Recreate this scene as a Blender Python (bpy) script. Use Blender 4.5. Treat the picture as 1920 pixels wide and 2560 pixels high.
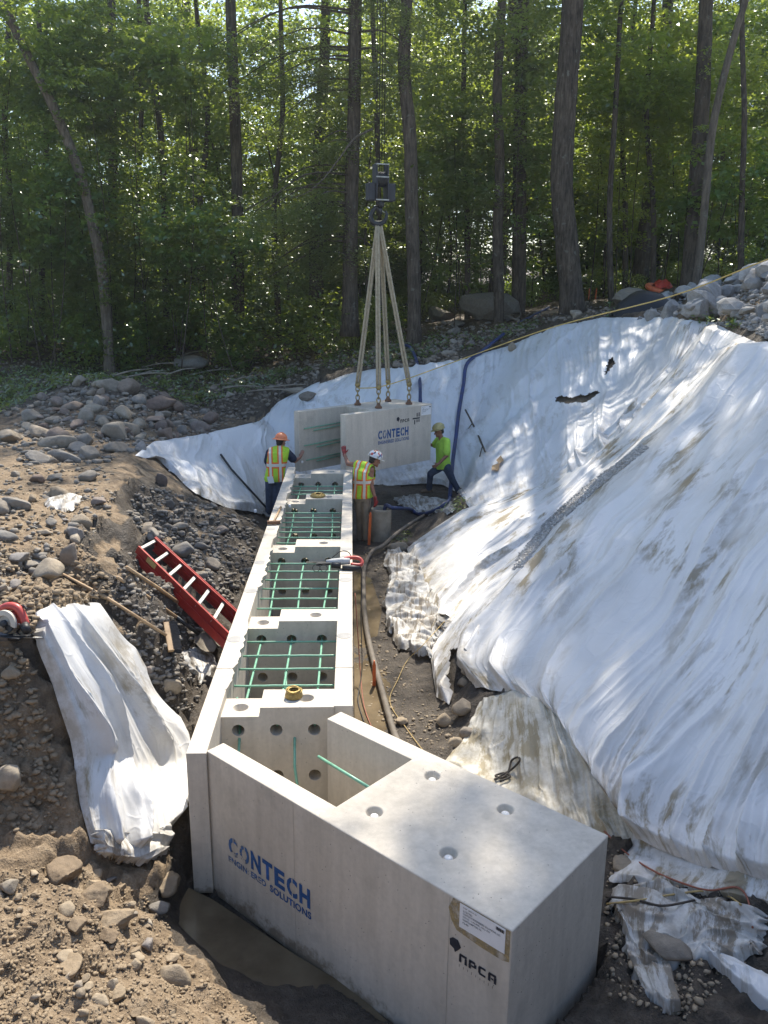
import bpy, bmesh, math, random
import numpy as np
from mathutils import Vector, Matrix, noise as mnoise
from mathutils.bvhtree import BVHTree
from mathutils.geometry import delaunay_2d_cdt

random.seed(7); RNG = np.random.default_rng(7)
sc = bpy.context.scene
for o in list(bpy.data.objects):
    bpy.data.objects.remove(o)

# ------------------------------------------------------------------ camera
K = 1.2192 / 1.2595
FOC, PITCH, ROLL = 2091.2, 0.261, 0.0089          # in pixels of a 1920 x 2560 frame
CAM_Z = (3.4 + 1.2445) * K
WT = 1.2445 * K                                   # top of the concrete wall above the trench floor
cam_d = bpy.data.cameras.new('camera'); cam = bpy.data.objects.new('camera', cam_d)
sc.collection.objects.link(cam); sc.camera = cam
cam_d.sensor_fit = 'VERTICAL'; cam_d.sensor_height = 24.0
cam_d.lens = 24.0 * FOC / 2560.0
cam_d.clip_start = 0.05; cam_d.clip_end = 1000
cam.location = (0, 0, CAM_Z)
cam.rotation_mode = 'XYZ'
cam.matrix_world = Matrix.Translation((0, 0, CAM_Z)) @ Matrix.Rotation(math.pi / 2 - PITCH, 4, 'X') @ Matrix.Rotation(ROLL, 4, 'Z')

# ------------------------------------------------------------------ sky, sun, exposure
SUN_EL, SUN_AZ = math.radians(55), math.radians(11)   # azimuth measured from +Y towards +X
w = bpy.data.worlds.new('World'); sc.world = w; w.use_nodes = True
nt = w.node_tree; nt.nodes.clear()
sky = nt.nodes.new('ShaderNodeTexSky'); sky.sky_type = 'NISHITA'; sky.sun_disc = False
sky.sun_elevation = SUN_EL; sky.sun_rotation = SUN_AZ; sky.air_density = 1.0; sky.dust_density = 1.0; sky.ozone_density = 1.0
bg = nt.nodes.new('ShaderNodeBackground'); bg.inputs['Strength'].default_value = 0.15
wo = nt.nodes.new('ShaderNodeOutputWorld')
nt.links.new(sky.outputs[0], bg.inputs[0]); nt.links.new(bg.outputs[0], wo.inputs[0])
sun_d = bpy.data.lights.new('sun', 'SUN'); sun_d.energy = 4.6; sun_d.angle = math.radians(0.53); sun_d.color = (1.0, 0.93, 0.82)
sun = bpy.data.objects.new('sun', sun_d); sc.collection.objects.link(sun)
SUN_DIR = Vector((math.sin(SUN_AZ) * math.cos(SUN_EL), math.cos(SUN_AZ) * math.cos(SUN_EL), math.sin(SUN_EL)))
sun.rotation_euler = (SUN_DIR).to_track_quat('Z', 'Y').to_euler()
sun.location = SUN_DIR * 60
vs = sc.view_settings; vs.view_transform = 'Standard'; vs.look = 'None'; vs.gamma = 1.0; vs.exposure = 0.9
vs.use_curve_mapping = False
cy = sc.cycles
cy.use_denoising = True
try: cy.denoiser = 'OPENIMAGEDENOISE'
except Exception: pass
cy.max_bounces = 7; cy.diffuse_bounces = 4; cy.glossy_bounces = 3; cy.transmission_bounces = 6; cy.transparent_max_bounces = 12
cy.caustics_reflective = False; cy.caustics_refractive = False
cy.use_adaptive_sampling = True; cy.adaptive_threshold = 0.015
cy.sample_clamp_indirect = 6

# ------------------------------------------------------------------ helpers: pixels of the survey photo to points
S = 1920.0 / 1659.0
def ray(u, v):
    x = u * S - 960; y = v * S - 1280
    cr, sr = math.cos(ROLL), math.sin(ROLL)
    x, y = x * cr + y * sr, -x * sr + y * cr
    cp, sp = math.cos(PITCH), math.sin(PITCH)
    return Vector((x / FOC, cp - sp * y / FOC, -sp - cp * y / FOC))
CAM = Vector((0, 0, CAM_Z))
def g(u, v, z):
    r = ray(u, v); return CAM + r * ((z - CAM_Z) / r.z)
def q(u, v, y):
    r = ray(u, v); return CAM + r * (y / r.y)

# ------------------------------------------------------------------ numpy noise
_perm = np.random.default_rng(3).permutation(512)
_perm = np.concatenate([_perm, _perm, _perm])
_ga = np.random.default_rng(4).uniform(0, 2 * np.pi, 512)
_gx, _gy = np.cos(_ga), np.sin(_ga)
def pn(x, y, seed=0):
    x = np.asarray(x, float) + seed * 17.31; y = np.asarray(y, float) + seed * 9.77
    xi = np.floor(x).astype(int); yi = np.floor(y).astype(int)
    fx = x - xi; fy = y - yi
    u = fx * fx * fx * (fx * (fx * 6 - 15) + 10); v = fy * fy * fy * (fy * (fy * 6 - 15) + 10)
    def gr(ix, iy, dx, dy):
        h = _perm[(_perm[ix & 511] + iy) & 511]
        return _gx[h] * dx + _gy[h] * dy
    a = gr(xi, yi, fx, fy); b = gr(xi + 1, yi, fx - 1, fy)
    c = gr(xi, yi + 1, fx, fy - 1); d = gr(xi + 1, yi + 1, fx - 1, fy - 1)
    return ((a + u * (b - a)) + v * ((c + u * (d - c)) - (a + u * (b - a)))) * 1.5
def fbm(x, y, o=4, seed=0, gain=.5):
    r = 0; a = 1; f = 1
    for i in range(o):
        r = r + a * pn(x * f, y * f, seed + i * 3); a *= gain; f *= 2.03
    return r
def ridge(n, p=3):
    return np.clip(1 - np.abs(n) * 1.6, 0, 1) ** p

# ------------------------------------------------------------------ mesh builder
col = sc.collection
class MB:
    def __init__(s): s.v = []; s.f = []
    def add(s, verts, faces):
        b = len(s.v); s.v.extend([tuple(p) for p in verts]); s.f.extend([tuple(i + b for i in f) for f in faces]); return s
    def box(s, lo, hi, M=None):
        x0, y0, z0 = lo; x1, y1, z1 = hi
        vs = [Vector(p) for p in ((x0,y0,z0),(x1,y0,z0),(x1,y1,z0),(x0,y1,z0),(x0,y0,z1),(x1,y0,z1),(x1,y1,z1),(x0,y1,z1))]
        if M is not None: vs = [M @ p for p in vs]
        return s.add(vs, [(0,3,2,1),(4,5,6,7),(0,1,5,4),(1,2,6,5),(2,3,7,6),(3,0,4,7)])
    def bar(s, a, b, w, h, up=(0,0,1)):
        a = Vector(a); b = Vector(b); d = (b - a).normalized(); up = Vector(up)
        sd = d.cross(up)
        if sd.length < 1e-4: sd = d.cross(Vector((1,0,0)))
        sd.normalize(); u = sd.cross(d)
        vs = [p + sd * (i * w / 2) + u * (j * h / 2) for p in (a, b) for i, j in ((-1,-1),(1,-1),(1,1),(-1,1))]
        return s.add(vs, [(3,2,1,0),(4,5,6,7),(0,1,5,4),(1,2,6,5),(2,3,7,6),(3,0,4,7)])
    def tube(s, pts, rad, n=8, cap=True, jit=0):
        pts = [Vector(p) for p in pts]; m = len(pts)
        if not hasattr(rad, '__len__'): rad = [rad] * m
        prev = None; vs = []; fs = []
        for i, p in enumerate(pts):
            t = (pts[min(i+1, m-1)] - pts[max(i-1, 0)]).normalized()
            if prev is None:
                a = t.cross(Vector((0,0,1)))
                if a.length < .05: a = t.cross(Vector((0,1,0)))
            else:
                a = prev - t * prev.dot(t)
            a.normalize(); prev = a; b = t.cross(a)
            for k in range(n):
                th = 2 * math.pi * k / n
                rr = rad[i] * (1 + (random.uniform(-jit, jit) if jit else 0))
                vs.append(p + (a * math.cos(th) + b * math.sin(th)) * rr)
        for i in range(m - 1):
            for k in range(n):
                fs.append((i*n+k, i*n+(k+1)%n, (i+1)*n+(k+1)%n, (i+1)*n+k))
        if cap:
            fs.append(tuple(range(n))[::-1]); fs.append(tuple((m-1)*n + k for k in range(n)))
        return s.add(vs, fs)
    def lathe(s, prof, n=16, M=None, close=False):
        vs = []; fs = []; m = len(prof)
        for r, z in prof:
            for k in range(n):
                th = 2*math.pi*k/n; p = Vector((r*math.cos(th), r*math.sin(th), z)); vs.append(M @ p if M is not None else p)
        for i in range(m-1):
            for k in range(n): fs.append((i*n+k, i*n+(k+1)%n, (i+1)*n+(k+1)%n, (i+1)*n+k))
        if close: fs.append(tuple(range(n))[::-1]); fs.append(tuple((m-1)*n+k for k in range(n)))
        return s.add(vs, fs)
    def prism(s, poly, h0, h1, M=None):
        n = len(poly); vs = [Vector((x, y, h)) for h in (h0, h1) for x, y in poly]
        if M is not None: vs = [M @ p for p in vs]
        return s.add(vs, [tuple(range(n))[::-1], tuple(range(n, 2*n))] + [(i, (i+1)%n, n+(i+1)%n, n+i) for i in range(n)])
    def caps(s, a, b, ra, rb, n=12):
        a = Vector(a); b = Vector(b); d = (b-a); L = d.length; d.normalize()
        M = Matrix.Translation(a) @ d.to_track_quat('Z', 'Y').to_matrix().to_4x4()
        prof = [(ra*.02, -ra)] + [(ra*math.cos(t), ra*math.sin(t)) for t in (-1.2,-.8,-.4,0)] + [(rb*math.cos(t), L+rb*math.sin(t)) for t in (0,.4,.8,1.2)] + [(rb*.02, L+rb)]
        return s.lathe(prof, n, M, True)
    def ell(s, c, rx, ry, rz, M=None, n=14):
        prof = [(max(.02, math.cos(t)), math.sin(t)) for t in np.linspace(-1.55, 1.55, 9)]
        T = Matrix.Translation(Vector(c)) @ (M if M is not None else Matrix.Identity(4)) @ Matrix.Diagonal((rx, ry, rz, 1))
        return s.lathe(prof, n, T, True)
    def mesh(s, name):
        me = bpy.data.meshes.new(name); me.from_pydata(s.v, [], s.f); me.update(); return me
    def build(s, name, m, parent=None, smooth=False, bevel=0, seg=2):
        o = put(name, s.mesh(name), m, parent, smooth)
        if bevel:
            b = o.modifiers.new('bevel', 'BEVEL'); b.width = bevel; b.segments = seg; b.limit_method = 'ANGLE'; b.angle_limit = .6
            b.harden_normals = False
        return o
def put(name, me, m, parent=None, smooth=False):
    o = bpy.data.objects.new(name, me); col.objects.link(o)
    if m is not None and not me.materials: me.materials.append(m)
    if smooth: me.polygons.foreach_set('use_smooth', np.ones(len(me.polygons), bool))
    if parent is not None: o.parent = parent
    return o
def tag(o, label, cat, group=None, kind=None):
    if label: o['label'] = label
    if cat: o['category'] = cat
    if group: o['group'] = group
    if kind: o['kind'] = kind
    return o
def thing(name, label, cat, loc=(0,0,0), group=None):
    o = bpy.data.objects.new(name, None); col.objects.link(o); o.location = loc; o.empty_display_size = .1
    return tag(o, label, cat, group)
def fastmesh(name, co, quads):
    me = bpy.data.meshes.new(name); n = len(co); m, k = quads.shape
    me.vertices.add(n); me.vertices.foreach_set('co', np.ascontiguousarray(co, np.float32).ravel())
    me.loops.add(m*k); me.loops.foreach_set('vertex_index', quads.astype(np.int32).ravel())
    me.polygons.add(m); me.polygons.foreach_set('loop_start', np.arange(0, m*k, k, dtype=np.int32))
    me.polygons.foreach_set('loop_total', np.full(m, k, np.int32))
    me.update(calc_edges=True); me.validate(); return me
def gridmesh(name, X, keep=None):
    nu, nv = X.shape[:2]; idx = np.arange(nu*nv).reshape(nu, nv)
    qd = np.stack([idx[:-1,:-1], idx[1:,:-1], idx[1:,1:], idx[:-1,1:]], -1).reshape(-1, 4)
    if keep is not None: qd = qd[keep[:-1,:-1].ravel()]
    return fastmesh(name, X.reshape(-1, 3), qd)
def attr(me, name, vals):
    a = me.attributes.new(name, 'FLOAT', 'POINT'); a.data.foreach_set('value', np.ascontiguousarray(vals, np.float32).ravel())
def baked(o):
    dg = bpy.context.evaluated_depsgraph_get(); dg.update()
    me = bpy.data.meshes.new_from_object(o.evaluated_get(dg)); o.modifiers.clear(); old = o.data; o.data = me
    return me
def cr(pts, n=8):
    """Catmull-Rom through points"""
    P = [Vector(p) for p in pts]; P = [P[0]*2-P[1]] + P + [P[-1]*2-P[-2]]; out = []
    for i in range(1, len(P)-2):
        for k in range(n):
            t = k/n; a, b, c, d = P[i-1], P[i], P[i+1], P[i+2]
            out.append(.5*((2*b)+(c-a)*t+(2*a-5*b+4*c-d)*t*t+(3*b-a-3*c+d)*t**3))
    out.append(P[-2]); return out

# ------------------------------------------------------------------ materials
def nodes(name):
    m = bpy.data.materials.new(name); m.use_nodes = True; t = m.node_tree
    return m, t, t.nodes['Principled BSDF'], t.nodes['Material Output']
def N(t, ty, **kw):
    n = t.nodes.new(ty)
    for k, v in kw.items():
        if k in n.inputs.keys(): n.inputs[k].default_value = v
        else: setattr(n, k, v)
    return n
def noise(t, vec, scale, detail=5, rough=.6, out='Fac'):
    n = N(t, 'ShaderNodeTexNoise'); n.inputs['Scale'].default_value = scale; n.inputs['Detail'].default_value = detail; n.inputs['Roughness'].default_value = rough
    if vec is not None: t.links.new(vec, n.inputs['Vector'])
    return n.outputs[out]
def ramp(t, fac, stops):
    r = N(t, 'ShaderNodeValToRGB'); e = r.color_ramp.elements
    while len(e) < len(stops): e.new(.5)
    for i, (p, c) in enumerate(stops):
        e[i].position = p; e[i].color = (*c, 1) if hasattr(c, '__len__') else (c, c, c, 1)
    t.links.new(fac, r.inputs[0]); return r.outputs[0]
def mix(t, fac, a, b, mode='MIX'):
    m = N(t, 'ShaderNodeMix', data_type='RGBA', blend_type=mode)
    for sck, val in ((m.inputs[0], fac), (m.inputs[6], a), (m.inputs[7], b)):
        if isinstance(val, bpy.types.NodeSocket): t.links.new(val, sck)
        elif hasattr(val, '__len__'): sck.default_value = (*val, 1)
        else: sck.default_value = val
    return m.outputs[2]
def math_(t, op, a, b=0.0):
    m = N(t, 'ShaderNodeMath', operation=op)
    for sck, val in zip(m.inputs, (a, b)):
        if isinstance(val, bpy.types.NodeSocket): t.links.new(val, sck)
        else: sck.default_value = val
    return m.outputs[0]
def bump(t, bsdf, h, strength=.3, dist=.02):
    b = N(t, 'ShaderNodeBump'); b.inputs['Strength'].default_value = strength; b.inputs['Distance'].default_value = dist
    t.links.new(h, b.inputs['Height']); t.links.new(b.outputs[0], bsdf.inputs['Normal'])
def pos(t): return N(t, 'ShaderNodeNewGeometry').outputs['Position']
def obc(t): return N(t, 'ShaderNodeTexCoord').outputs['Object']
def pm(name, c, c2=None, scale=6, rough=.6, metal=0, bmp=0, bscale=None, coord='obj', spec=None, detail=5):
    m, t, b, o = nodes(name); v = obc(t) if coord == 'obj' else pos(t)
    c2 = c2 or tuple(x * .72 for x in c)
    n = noise(t, v, scale, detail)
    t.links.new(ramp(t, n, [(.32, c2), (.66, c)]), b.inputs['Base Color'])
    b.inputs['Metallic'].default_value = metal
    rr = N(t, 'ShaderNodeMapRange'); rr.inputs['To Min'].default_value = max(0, rough-.1); rr.inputs['To Max'].default_value = min(1, rough+.1)
    t.links.new(n, rr.inputs[0]); t.links.new(rr.outputs[0], b.inputs['Roughness'])
    if spec is not None: b.inputs['Specular IOR Level'].default_value = spec
    if bmp: bump(t, b, noise(t, v, bscale or scale*6, 6), bmp)
    return m

def concrete(name, c=(.62,.56,.465)):
    m, t, b, o = nodes(name); v = pos(t)
    mp = N(t, 'ShaderNodeMapping'); mp.inputs['Scale'].default_value = (1, 1, .12); t.links.new(v, mp.inputs[0])
    big = noise(t, v, 1.1, 5); fine = noise(t, v, 28, 5); strk = noise(t, mp.outputs[0], 9, 5, .65)
    base = ramp(t, big, [(.3, tuple(x*.86 for x in c)), (.7, tuple(x*1.06 for x in c))])
    base = mix(t, .28, base, ramp(t, strk, [(.35, (.5,.49,.46)), (.62, (1,1,1))]), 'MULTIPLY')
    base = mix(t, .16, base, ramp(t, fine, [(.3, (.45,.45,.45)), (.6, (1,1,1))]), 'MULTIPLY')
    blot = noise(t, v, 3.3, 4, .5)
    base = mix(t, ramp(t, blot, [(.60, 0.0), (.72, .30)]), base, (.29,.265,.22))
    vo = N(t, 'ShaderNodeTexVoronoi'); vo.inputs['Scale'].default_value = 26; t.links.new(v, vo.inputs[0])
    gate = ramp(t, noise(t, v, 7, 2), [(.47, 0.0), (.57, 1.0)])
    hole = math_(t, 'MULTIPLY', ramp(t, vo.outputs['Distance'], [(.06, 1.0), (.12, 0.0)]), gate)
    base = mix(t, hole, base, (.09,.085,.075))
    sx_ = N(t, 'ShaderNodeSeparateXYZ'); t.links.new(v, sx_.inputs[0])
    mud = ramp(t, math_(t, 'ADD', sx_.outputs[2], math_(t, 'MULTIPLY', math_(t, 'SUBTRACT', noise(t, v, 6, 5, .7), .5), .55)), [(.0, .85), (.10, 0.0)])
    base = mix(t, mud, base, (.20,.155,.10))                       # mud splashed up from the trench floor
    t.links.new(base, b.inputs['Base Color']); b.inputs['Roughness'].default_value = .86; b.inputs['Specular IOR Level'].default_value = .25
    hh = math_(t, 'SUBTRACT', math_(t, 'MULTIPLY', fine, .35), math_(t, 'MULTIPLY', hole, .8))
    bump(t, b, hh, .35, .01)
    return m

def plastic(name, stain=.5, tint=(.76,.745,.715), dirtc=(.27,.215,.125), seed=0., wr=1.0):
    m, t, b, o = nodes(name); v = pos(t)
    at = N(t, 'ShaderNodeAttribute', attribute_name='fold').outputs['Fac']
    uvx = N(t, 'ShaderNodeAttribute', attribute_name='fu').outputs['Fac']; uvy = N(t, 'ShaderNodeAttribute', attribute_name='fv').outputs['Fac']
    cmb = N(t, 'ShaderNodeCombineXYZ'); t.links.new(uvx, cmb.inputs[0]); t.links.new(uvy, cmb.inputs[1]); cmb.inputs[2].default_value = seed
    mp = N(t, 'ShaderNodeMapping'); mp.inputs['Scale'].default_value = (2.6, .7, 1); t.links.new(cmb.outputs[0], mp.inputs[0])
    st = noise(t, mp.outputs[0], 2.2, 7, .72)
    pt = noise(t, v, .75, 4, .55)
    s1 = math_(t, 'MULTIPLY', ramp(t, st, [(.50, 0.0), (.60, 1.0)]), ramp(t, pt, [(.42, 0.0), (.58, 1.0)]))
    dirt = N(t, 'ShaderNodeAttribute', attribute_name='dirt').outputs['Fac']
    s2 = math_(t, 'MULTIPLY', dirt, ramp(t, noise(t, v, 6, 6, .7), [(.36, 0.0), (.62, 1.0)]))
    wash = math_(t, 'MULTIPLY', ramp(t, noise(t, v, 1.3, 4), [(.45, 0.0), (.75, 1.0)]), .22 * stain)
    f = math_(t, 'MINIMUM', math_(t, 'ADD', math_(t, 'ADD', math_(t, 'MULTIPLY', s1, stain), s2), wash), .92)
    base = mix(t, f, tint, dirtc)
    t.links.new(base, b.inputs['Base Color'])
    rg = math_(t, 'ADD', math_(t, 'MULTIPLY', f, .4), .42); t.links.new(rg, b.inputs['Roughness'])
    b.inputs['Specular IOR Level'].default_value = .5
    mp2 = N(t, 'ShaderNodeMapping'); mp2.inputs['Scale'].default_value = (3.0, .6, 1); t.links.new(cmb.outputs[0], mp2.inputs[0])
    wn = noise(t, mp2.outputs[0], 3, 4, .6); wn2 = noise(t, v, 9, 4, .6)
    mp3 = N(t, 'ShaderNodeMapping'); mp3.inputs['Scale'].default_value = (2.6, .16, 1); t.links.new(cmb.outputs[0], mp3.inputs[0])
    ck = noise(t, mp3.outputs[0], 2.6, 3, .5); cl_ = ramp(t, math_(t, 'ABSOLUTE', math_(t, 'SUBTRACT', ck, .5)), [(.0, 1.0), (.035, 0.0)])
    ck2 = noise(t, v, 2.4, 2, .5); cl2 = ramp(t, math_(t, 'ABSOLUTE', math_(t, 'SUBTRACT', ck2, .5)), [(.0, 1.0), (.02, 0.0)])
    crease = math_(t, 'ADD', cl_, math_(t, 'MULTIPLY', cl2, .6))
    bump(t, b, math_(t, 'ADD', math_(t, 'ADD', math_(t, 'MULTIPLY', wn, .7), math_(t, 'MULTIPLY', wn2, .3)), math_(t, 'MULTIPLY', crease, .55)), .16 * wr, .05)
    tr = N(t, 'ShaderNodeBsdfTranslucent'); t.links.new(base, tr.inputs[0])
    ms = N(t, 'ShaderNodeMixShader'); ms.inputs[0].default_value = .12
    t.links.new(b.outputs[0], ms.inputs[1]); t.links.new(tr.outputs[0], ms.inputs[2]); t.links.new(ms.outputs[0], o.inputs[0])
    return m

def leafmat(name, c1, c2, trans=.5, c3=None):
    m, t, b, o = nodes(name); v = pos(t)
    oi = N(t, 'ShaderNodeObjectInfo').outputs['Random']
    n = noise(t, v, 1.6, 3); n2 = noise(t, v, 13, 2)
    col_ = ramp(t, math_(t, 'ADD', math_(t, 'MULTIPLY', n, .6), math_(t, 'MULTIPLY', n2, .4)), [(.36, c1), (.62, c2)] + ([(.74, c3)] if c3 else []))
    hs = N(t, 'ShaderNodeHueSaturation'); t.links.new(col_, hs.inputs['Color'])
    t.links.new(math_(t, 'ADD', math_(t, 'MULTIPLY', oi, .05), .475), hs.inputs['Hue'])
    t.links.new(math_(t, 'ADD', math_(t, 'MULTIPLY', oi, .5), .75), hs.inputs['Value'])
    df = N(t, 'ShaderNodeBsdfDiffuse'); t.links.new(hs.outputs[0], df.inputs[0])
    tl = N(t, 'ShaderNodeBsdfTranslucent')
    yl = mix(t, .65, hs.outputs[0], (.56,.66,.08)); t.links.new(yl, tl.inputs[0])
    gl = N(t, 'ShaderNodeBsdfGlossy'); gl.inputs['Roughness'].default_value = .33; gl.inputs[0].default_value = (.9,.95,.9,1)
    a = N(t, 'ShaderNodeMixShader'); a.inputs[0].default_value = trans
    t.links.new(df.outputs[0], a.inputs[1]); t.links.new(tl.outputs[0], a.inputs[2])
    c = N(t, 'ShaderNodeMixShader'); c.inputs[0].default_value = .11
    t.links.new(a.outputs[0], c.inputs[1]); t.links.new(gl.outputs[0], c.inputs[2])
    t.links.new(c.outputs[0], o.inputs[0]); return m

def rockmat(name, cols):
    m, t, b, o = nodes(name); v = obc(t); wv = pos(t)
    oi = N(t, 'ShaderNodeObjectInfo').outputs['Random']
    c = ramp(t, oi, [(i/(len(cols)-1), k) for i, k in enumerate(cols)])
    n = noise(t, wv, 14, 6, .65); n2 = noise(t, wv, 3.2, 4)
    c = mix(t, .55, c, ramp(t, n, [(.3, (.45,.43,.4)), (.65, (1.05,1.05,1.05))]), 'MULTIPLY')
    c = mix(t, ramp(t, n2, [(.5, 0.0), (.7, .45)]), c, (.20,.165,.12))
    t.links.new(c, b.inputs['Base Color']); b.inputs['Roughness'].default_value = .82; b.inputs['Specular IOR Level'].default_value = .3
    bump(t, b, n, .5, .03); return m

M = {}
M['concrete'] = concrete('precast concrete')
M['patch'] = pm('grout patch', (.36,.35,.33), (.28,.27,.25), 12, .9, coord='pos')
M['dark'] = pm('black rubber', (.018,.018,.02), (.01,.01,.011), 8, .55)
M['white'] = pm('white plastic', (.78,.77,.74), (.6,.6,.58), 20, .45)
M['epoxy'] = pm('green epoxy coating', (.22,.45,.31), (.15,.35,.23), 30, .38)
M['gunmetal'] = pm('dark steel', (.05,.055,.06), (.025,.027,.03), 10, .5, .6)
M['crane'] = pm('weathered dark blue paint', (.03,.033,.042), (.018,.02,.026), 6, .6)
M['steel'] = pm('worn steel', (.42,.42,.40), (.25,.24,.22), 12, .45, .8)
M['rust'] = pm('rusty steel', (.25,.13,.07), (.12,.07,.045), 14, .8, .2)
M['sling'] = pm('tan webbing', (.42,.36,.25), (.28,.235,.16), 22, .9, bmp=.3, bscale=120)
M['brass'] = pm('yellow zinc fittings', (.42,.32,.13), (.2,.15,.07), 18, .5, .5)
M['wood'] = pm('ash handle', (.48,.33,.18), (.33,.21,.11), 9, .6, bmp=.15)
M['board'] = pm('weathered timber', (.34,.25,.16), (.2,.14,.09), 7, .8, bmp=.3)
M['redfg'] = pm('red fibreglass', (.42,.035,.025), (.27,.025,.02), 5, .42)
M['alu'] = pm('dull aluminium', (.42,.41,.38), (.28,.27,.25), 14, .5, .5)
M['bristle'] = pm('black bristle', (.03,.03,.033), (.012,.012,.014), 60, .9)
M['toolred'] = pm('red tool plastic', (.52,.07,.05), (.38,.05,.04), 9, .45)
M['toolgrey'] = pm('light grey tool casing', (.5,.5,.48), (.33,.33,.32), 10, .45)
M['bluehose'] = pm('blue lay-flat hose', (.018,.045,.17), (.03,.04,.08), 8, .5)
M['greyhose'] = pm('muddy hose', (.17,.145,.115), (.085,.07,.052), 6, .75)
M['orange'] = pm('orange paint', (.75,.17,.04), (.5,.1,.03), 12, .6)
M['orangevinyl'] = pm('orange vinyl', (.80,.20,.07), (.6,.12,.05), 5, .5)
M['redmesh'] = pm('red netting', (.62,.06,.03), (.4,.04,.02), 20, .6)
M['yrope'] = pm('yellow rope', (.62,.47,.16), (.42,.3,.1), 40, .8)
M['wirecoil'] = pm('brass tie wire', (.42,.30,.10), (.2,.14,.05), 60, .45, .6)
M['cordred'] = pm('faded red cord', (.35,.12,.07), (.22,.08,.05), 15, .7)
M['cordyel'] = pm('muddy yellow cord', (.5,.36,.14), (.34,.24,.1), 15, .7)
M['strap'] = pm('dark webbing strap', (.07,.055,.04), (.035,.03,.025), 15, .8)
M['cfrp'] = pm('old concrete pipe', (.34,.31,.25), (.2,.18,.14), 5, .9, bmp=.3)
def barkmat(name, c, c2):
    m, t, b, o = nodes(name); v = pos(t)
    mp = N(t, 'ShaderNodeMapping'); mp.inputs['Scale'].default_value = (1, 1, .16); t.links.new(v, mp.inputs[0])
    n1 = noise(t, mp.outputs[0], 16, 6, .7); n2 = noise(t, v, 2.2, 4)
    c_ = mix(t, .6, ramp(t, n1, [(.35, c2), (.62, c)]), ramp(t, n2, [(.35, (.6,.6,.58)), (.65, (1.1,1.08,1.0))]), 'MULTIPLY')
    c_ = mix(t, ramp(t, noise(t, v, 5.5, 3), [(.62, 0.0), (.70, .5)]), c_, (.22,.23,.19))
    t.links.new(c_, b.inputs['Base Color']); b.inputs['Roughness'].default_value = .95; b.inputs['Specular IOR Level'].default_value = .15
    bump(t, b, n1, 1.0, .06); return m
M['bark'] = barkmat('grey bark', (.15,.122,.095), (.05,.04,.032)); M['barklight'] = barkmat('pale bark', (.22,.185,.145), (.09,.075,.06))
M['deadwood'] = pm('bleached dead wood', (.30,.26,.20), (.17,.14,.11), 6, .9, bmp=.4)
M['paper'] = pm('white paper label', (.80,.80,.79), (.72,.72,.71), 5, .6)
M['ink'] = pm('printed ink', (.03,.03,.035), (.02,.02,.022), 5, .7)
M['glue'] = pm('brown adhesive', (.27,.19,.075), (.36,.29,.17), 9, .75, coord='pos')
M['leaf'] = leafmat('green leaves', (.045,.095,.02), (.10,.185,.032), .55)
M['leafdark'] = leafmat('dark green leaves', (.04,.085,.025), (.075,.14,.035), .5)
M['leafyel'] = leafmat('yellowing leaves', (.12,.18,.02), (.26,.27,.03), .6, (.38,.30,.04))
M['needle'] = leafmat('soft hemlock sprays', (.11,.16,.07), (.20,.27,.11), .45)
M['weed'] = leafmat('cut weeds', (.055,.10,.032), (.11,.17,.055), .35, (.2,.2,.08))
M['rock'] = rockmat('river stone', [(.21,.18,.145), (.31,.27,.215), (.20,.19,.175), (.35,.30,.23), (.20,.145,.115), (.28,.26,.235)])
M['rubble'] = rockmat('grey quarry stone', [(.34,.335,.32), (.43,.42,.40), (.27,.27,.265), (.38,.365,.34)])
M['tanrock'] = rockmat('mud coated stone', [(.30,.235,.16), (.36,.29,.2), (.25,.2,.14), (.38,.32,.24)])
M['clod'] = rockmat('dried earth clod', [(.26,.195,.125), (.34,.265,.175), (.21,.155,.1), (.3,.235,.155)])
M['boulder'] = rockmat('forest boulder', [(.17,.15,.12), (.22,.195,.155)])
M['gravel'] = rockmat('crushed gravel', [(.42,.41,.39), (.50,.49,.47)])

def groundmat():
    m, t, b, o = nodes('earth'); v = pos(t)
    wet = N(t, 'ShaderNodeAttribute', attribute_name='wet').outputs['Fac']
    lit = N(t, 'ShaderNodeAttribute', attribute_name='litter').outputs['Fac']
    n1 = noise(t, v, 1.3, 6, .6); n2 = noise(t, v, 11, 7, .68); n3 = noise(t, v, 60, 4, .6)
    dry = ramp(t, n2, [(.3, (.15,.108,.068)), (.52, (.27,.20,.128)), (.72, (.38,.30,.205))])
    damp = ramp(t, n2, [(.3, (.045,.037,.029)), (.6, (.105,.085,.064)), (.78, (.17,.145,.11))])
    wm = math_(t, 'ADD', wet, math_(t, 'MULTIPLY', math_(t, 'SUBTRACT', n1, .5), .9))
    c = mix(t, ramp(t, wm, [(.35, 0.0), (.65, 1.0)]), dry, damp)
    li = ramp(t, n2, [(.3, (.035,.028,.018)), (.55, (.10,.068,.04)), (.75, (.20,.14,.085))])
    c = mix(t, lit, c, li)
    c = mix(t, .35, c, ramp(t, n3, [(.3, (.5,.5,.5)), (.62, (1,1,1))]), 'MULTIPLY')
    t.links.new(c, b.inputs['Base Color'])
    t.links.new(ramp(t, wm, [(.45, .92), (.95, .55)]), b.inputs['Roughness']); b.inputs['Specular IOR Level'].default_value = .3
    bump(t, b, math_(t, 'ADD', n2, math_(t, 'MULTIPLY', n3, .4)), .9, .05)
    return m
M['earth'] = groundmat()
def watermat():
    m, t, b, o = nodes('muddy water'); v = pos(t)
    t.links.new(ramp(t, noise(t, v, 2.5, 4), [(.35, (.10,.075,.045)), (.65, (.17,.13,.08))]), b.inputs['Base Color'])
    b.inputs['Roughness'].default_value = .16; b.inputs['IOR'].default_value = 1.33; b.inputs['Specular IOR Level'].default_value = .35
    bump(t, b, noise(t, v, 7, 3), .06, .02); return m
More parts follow.
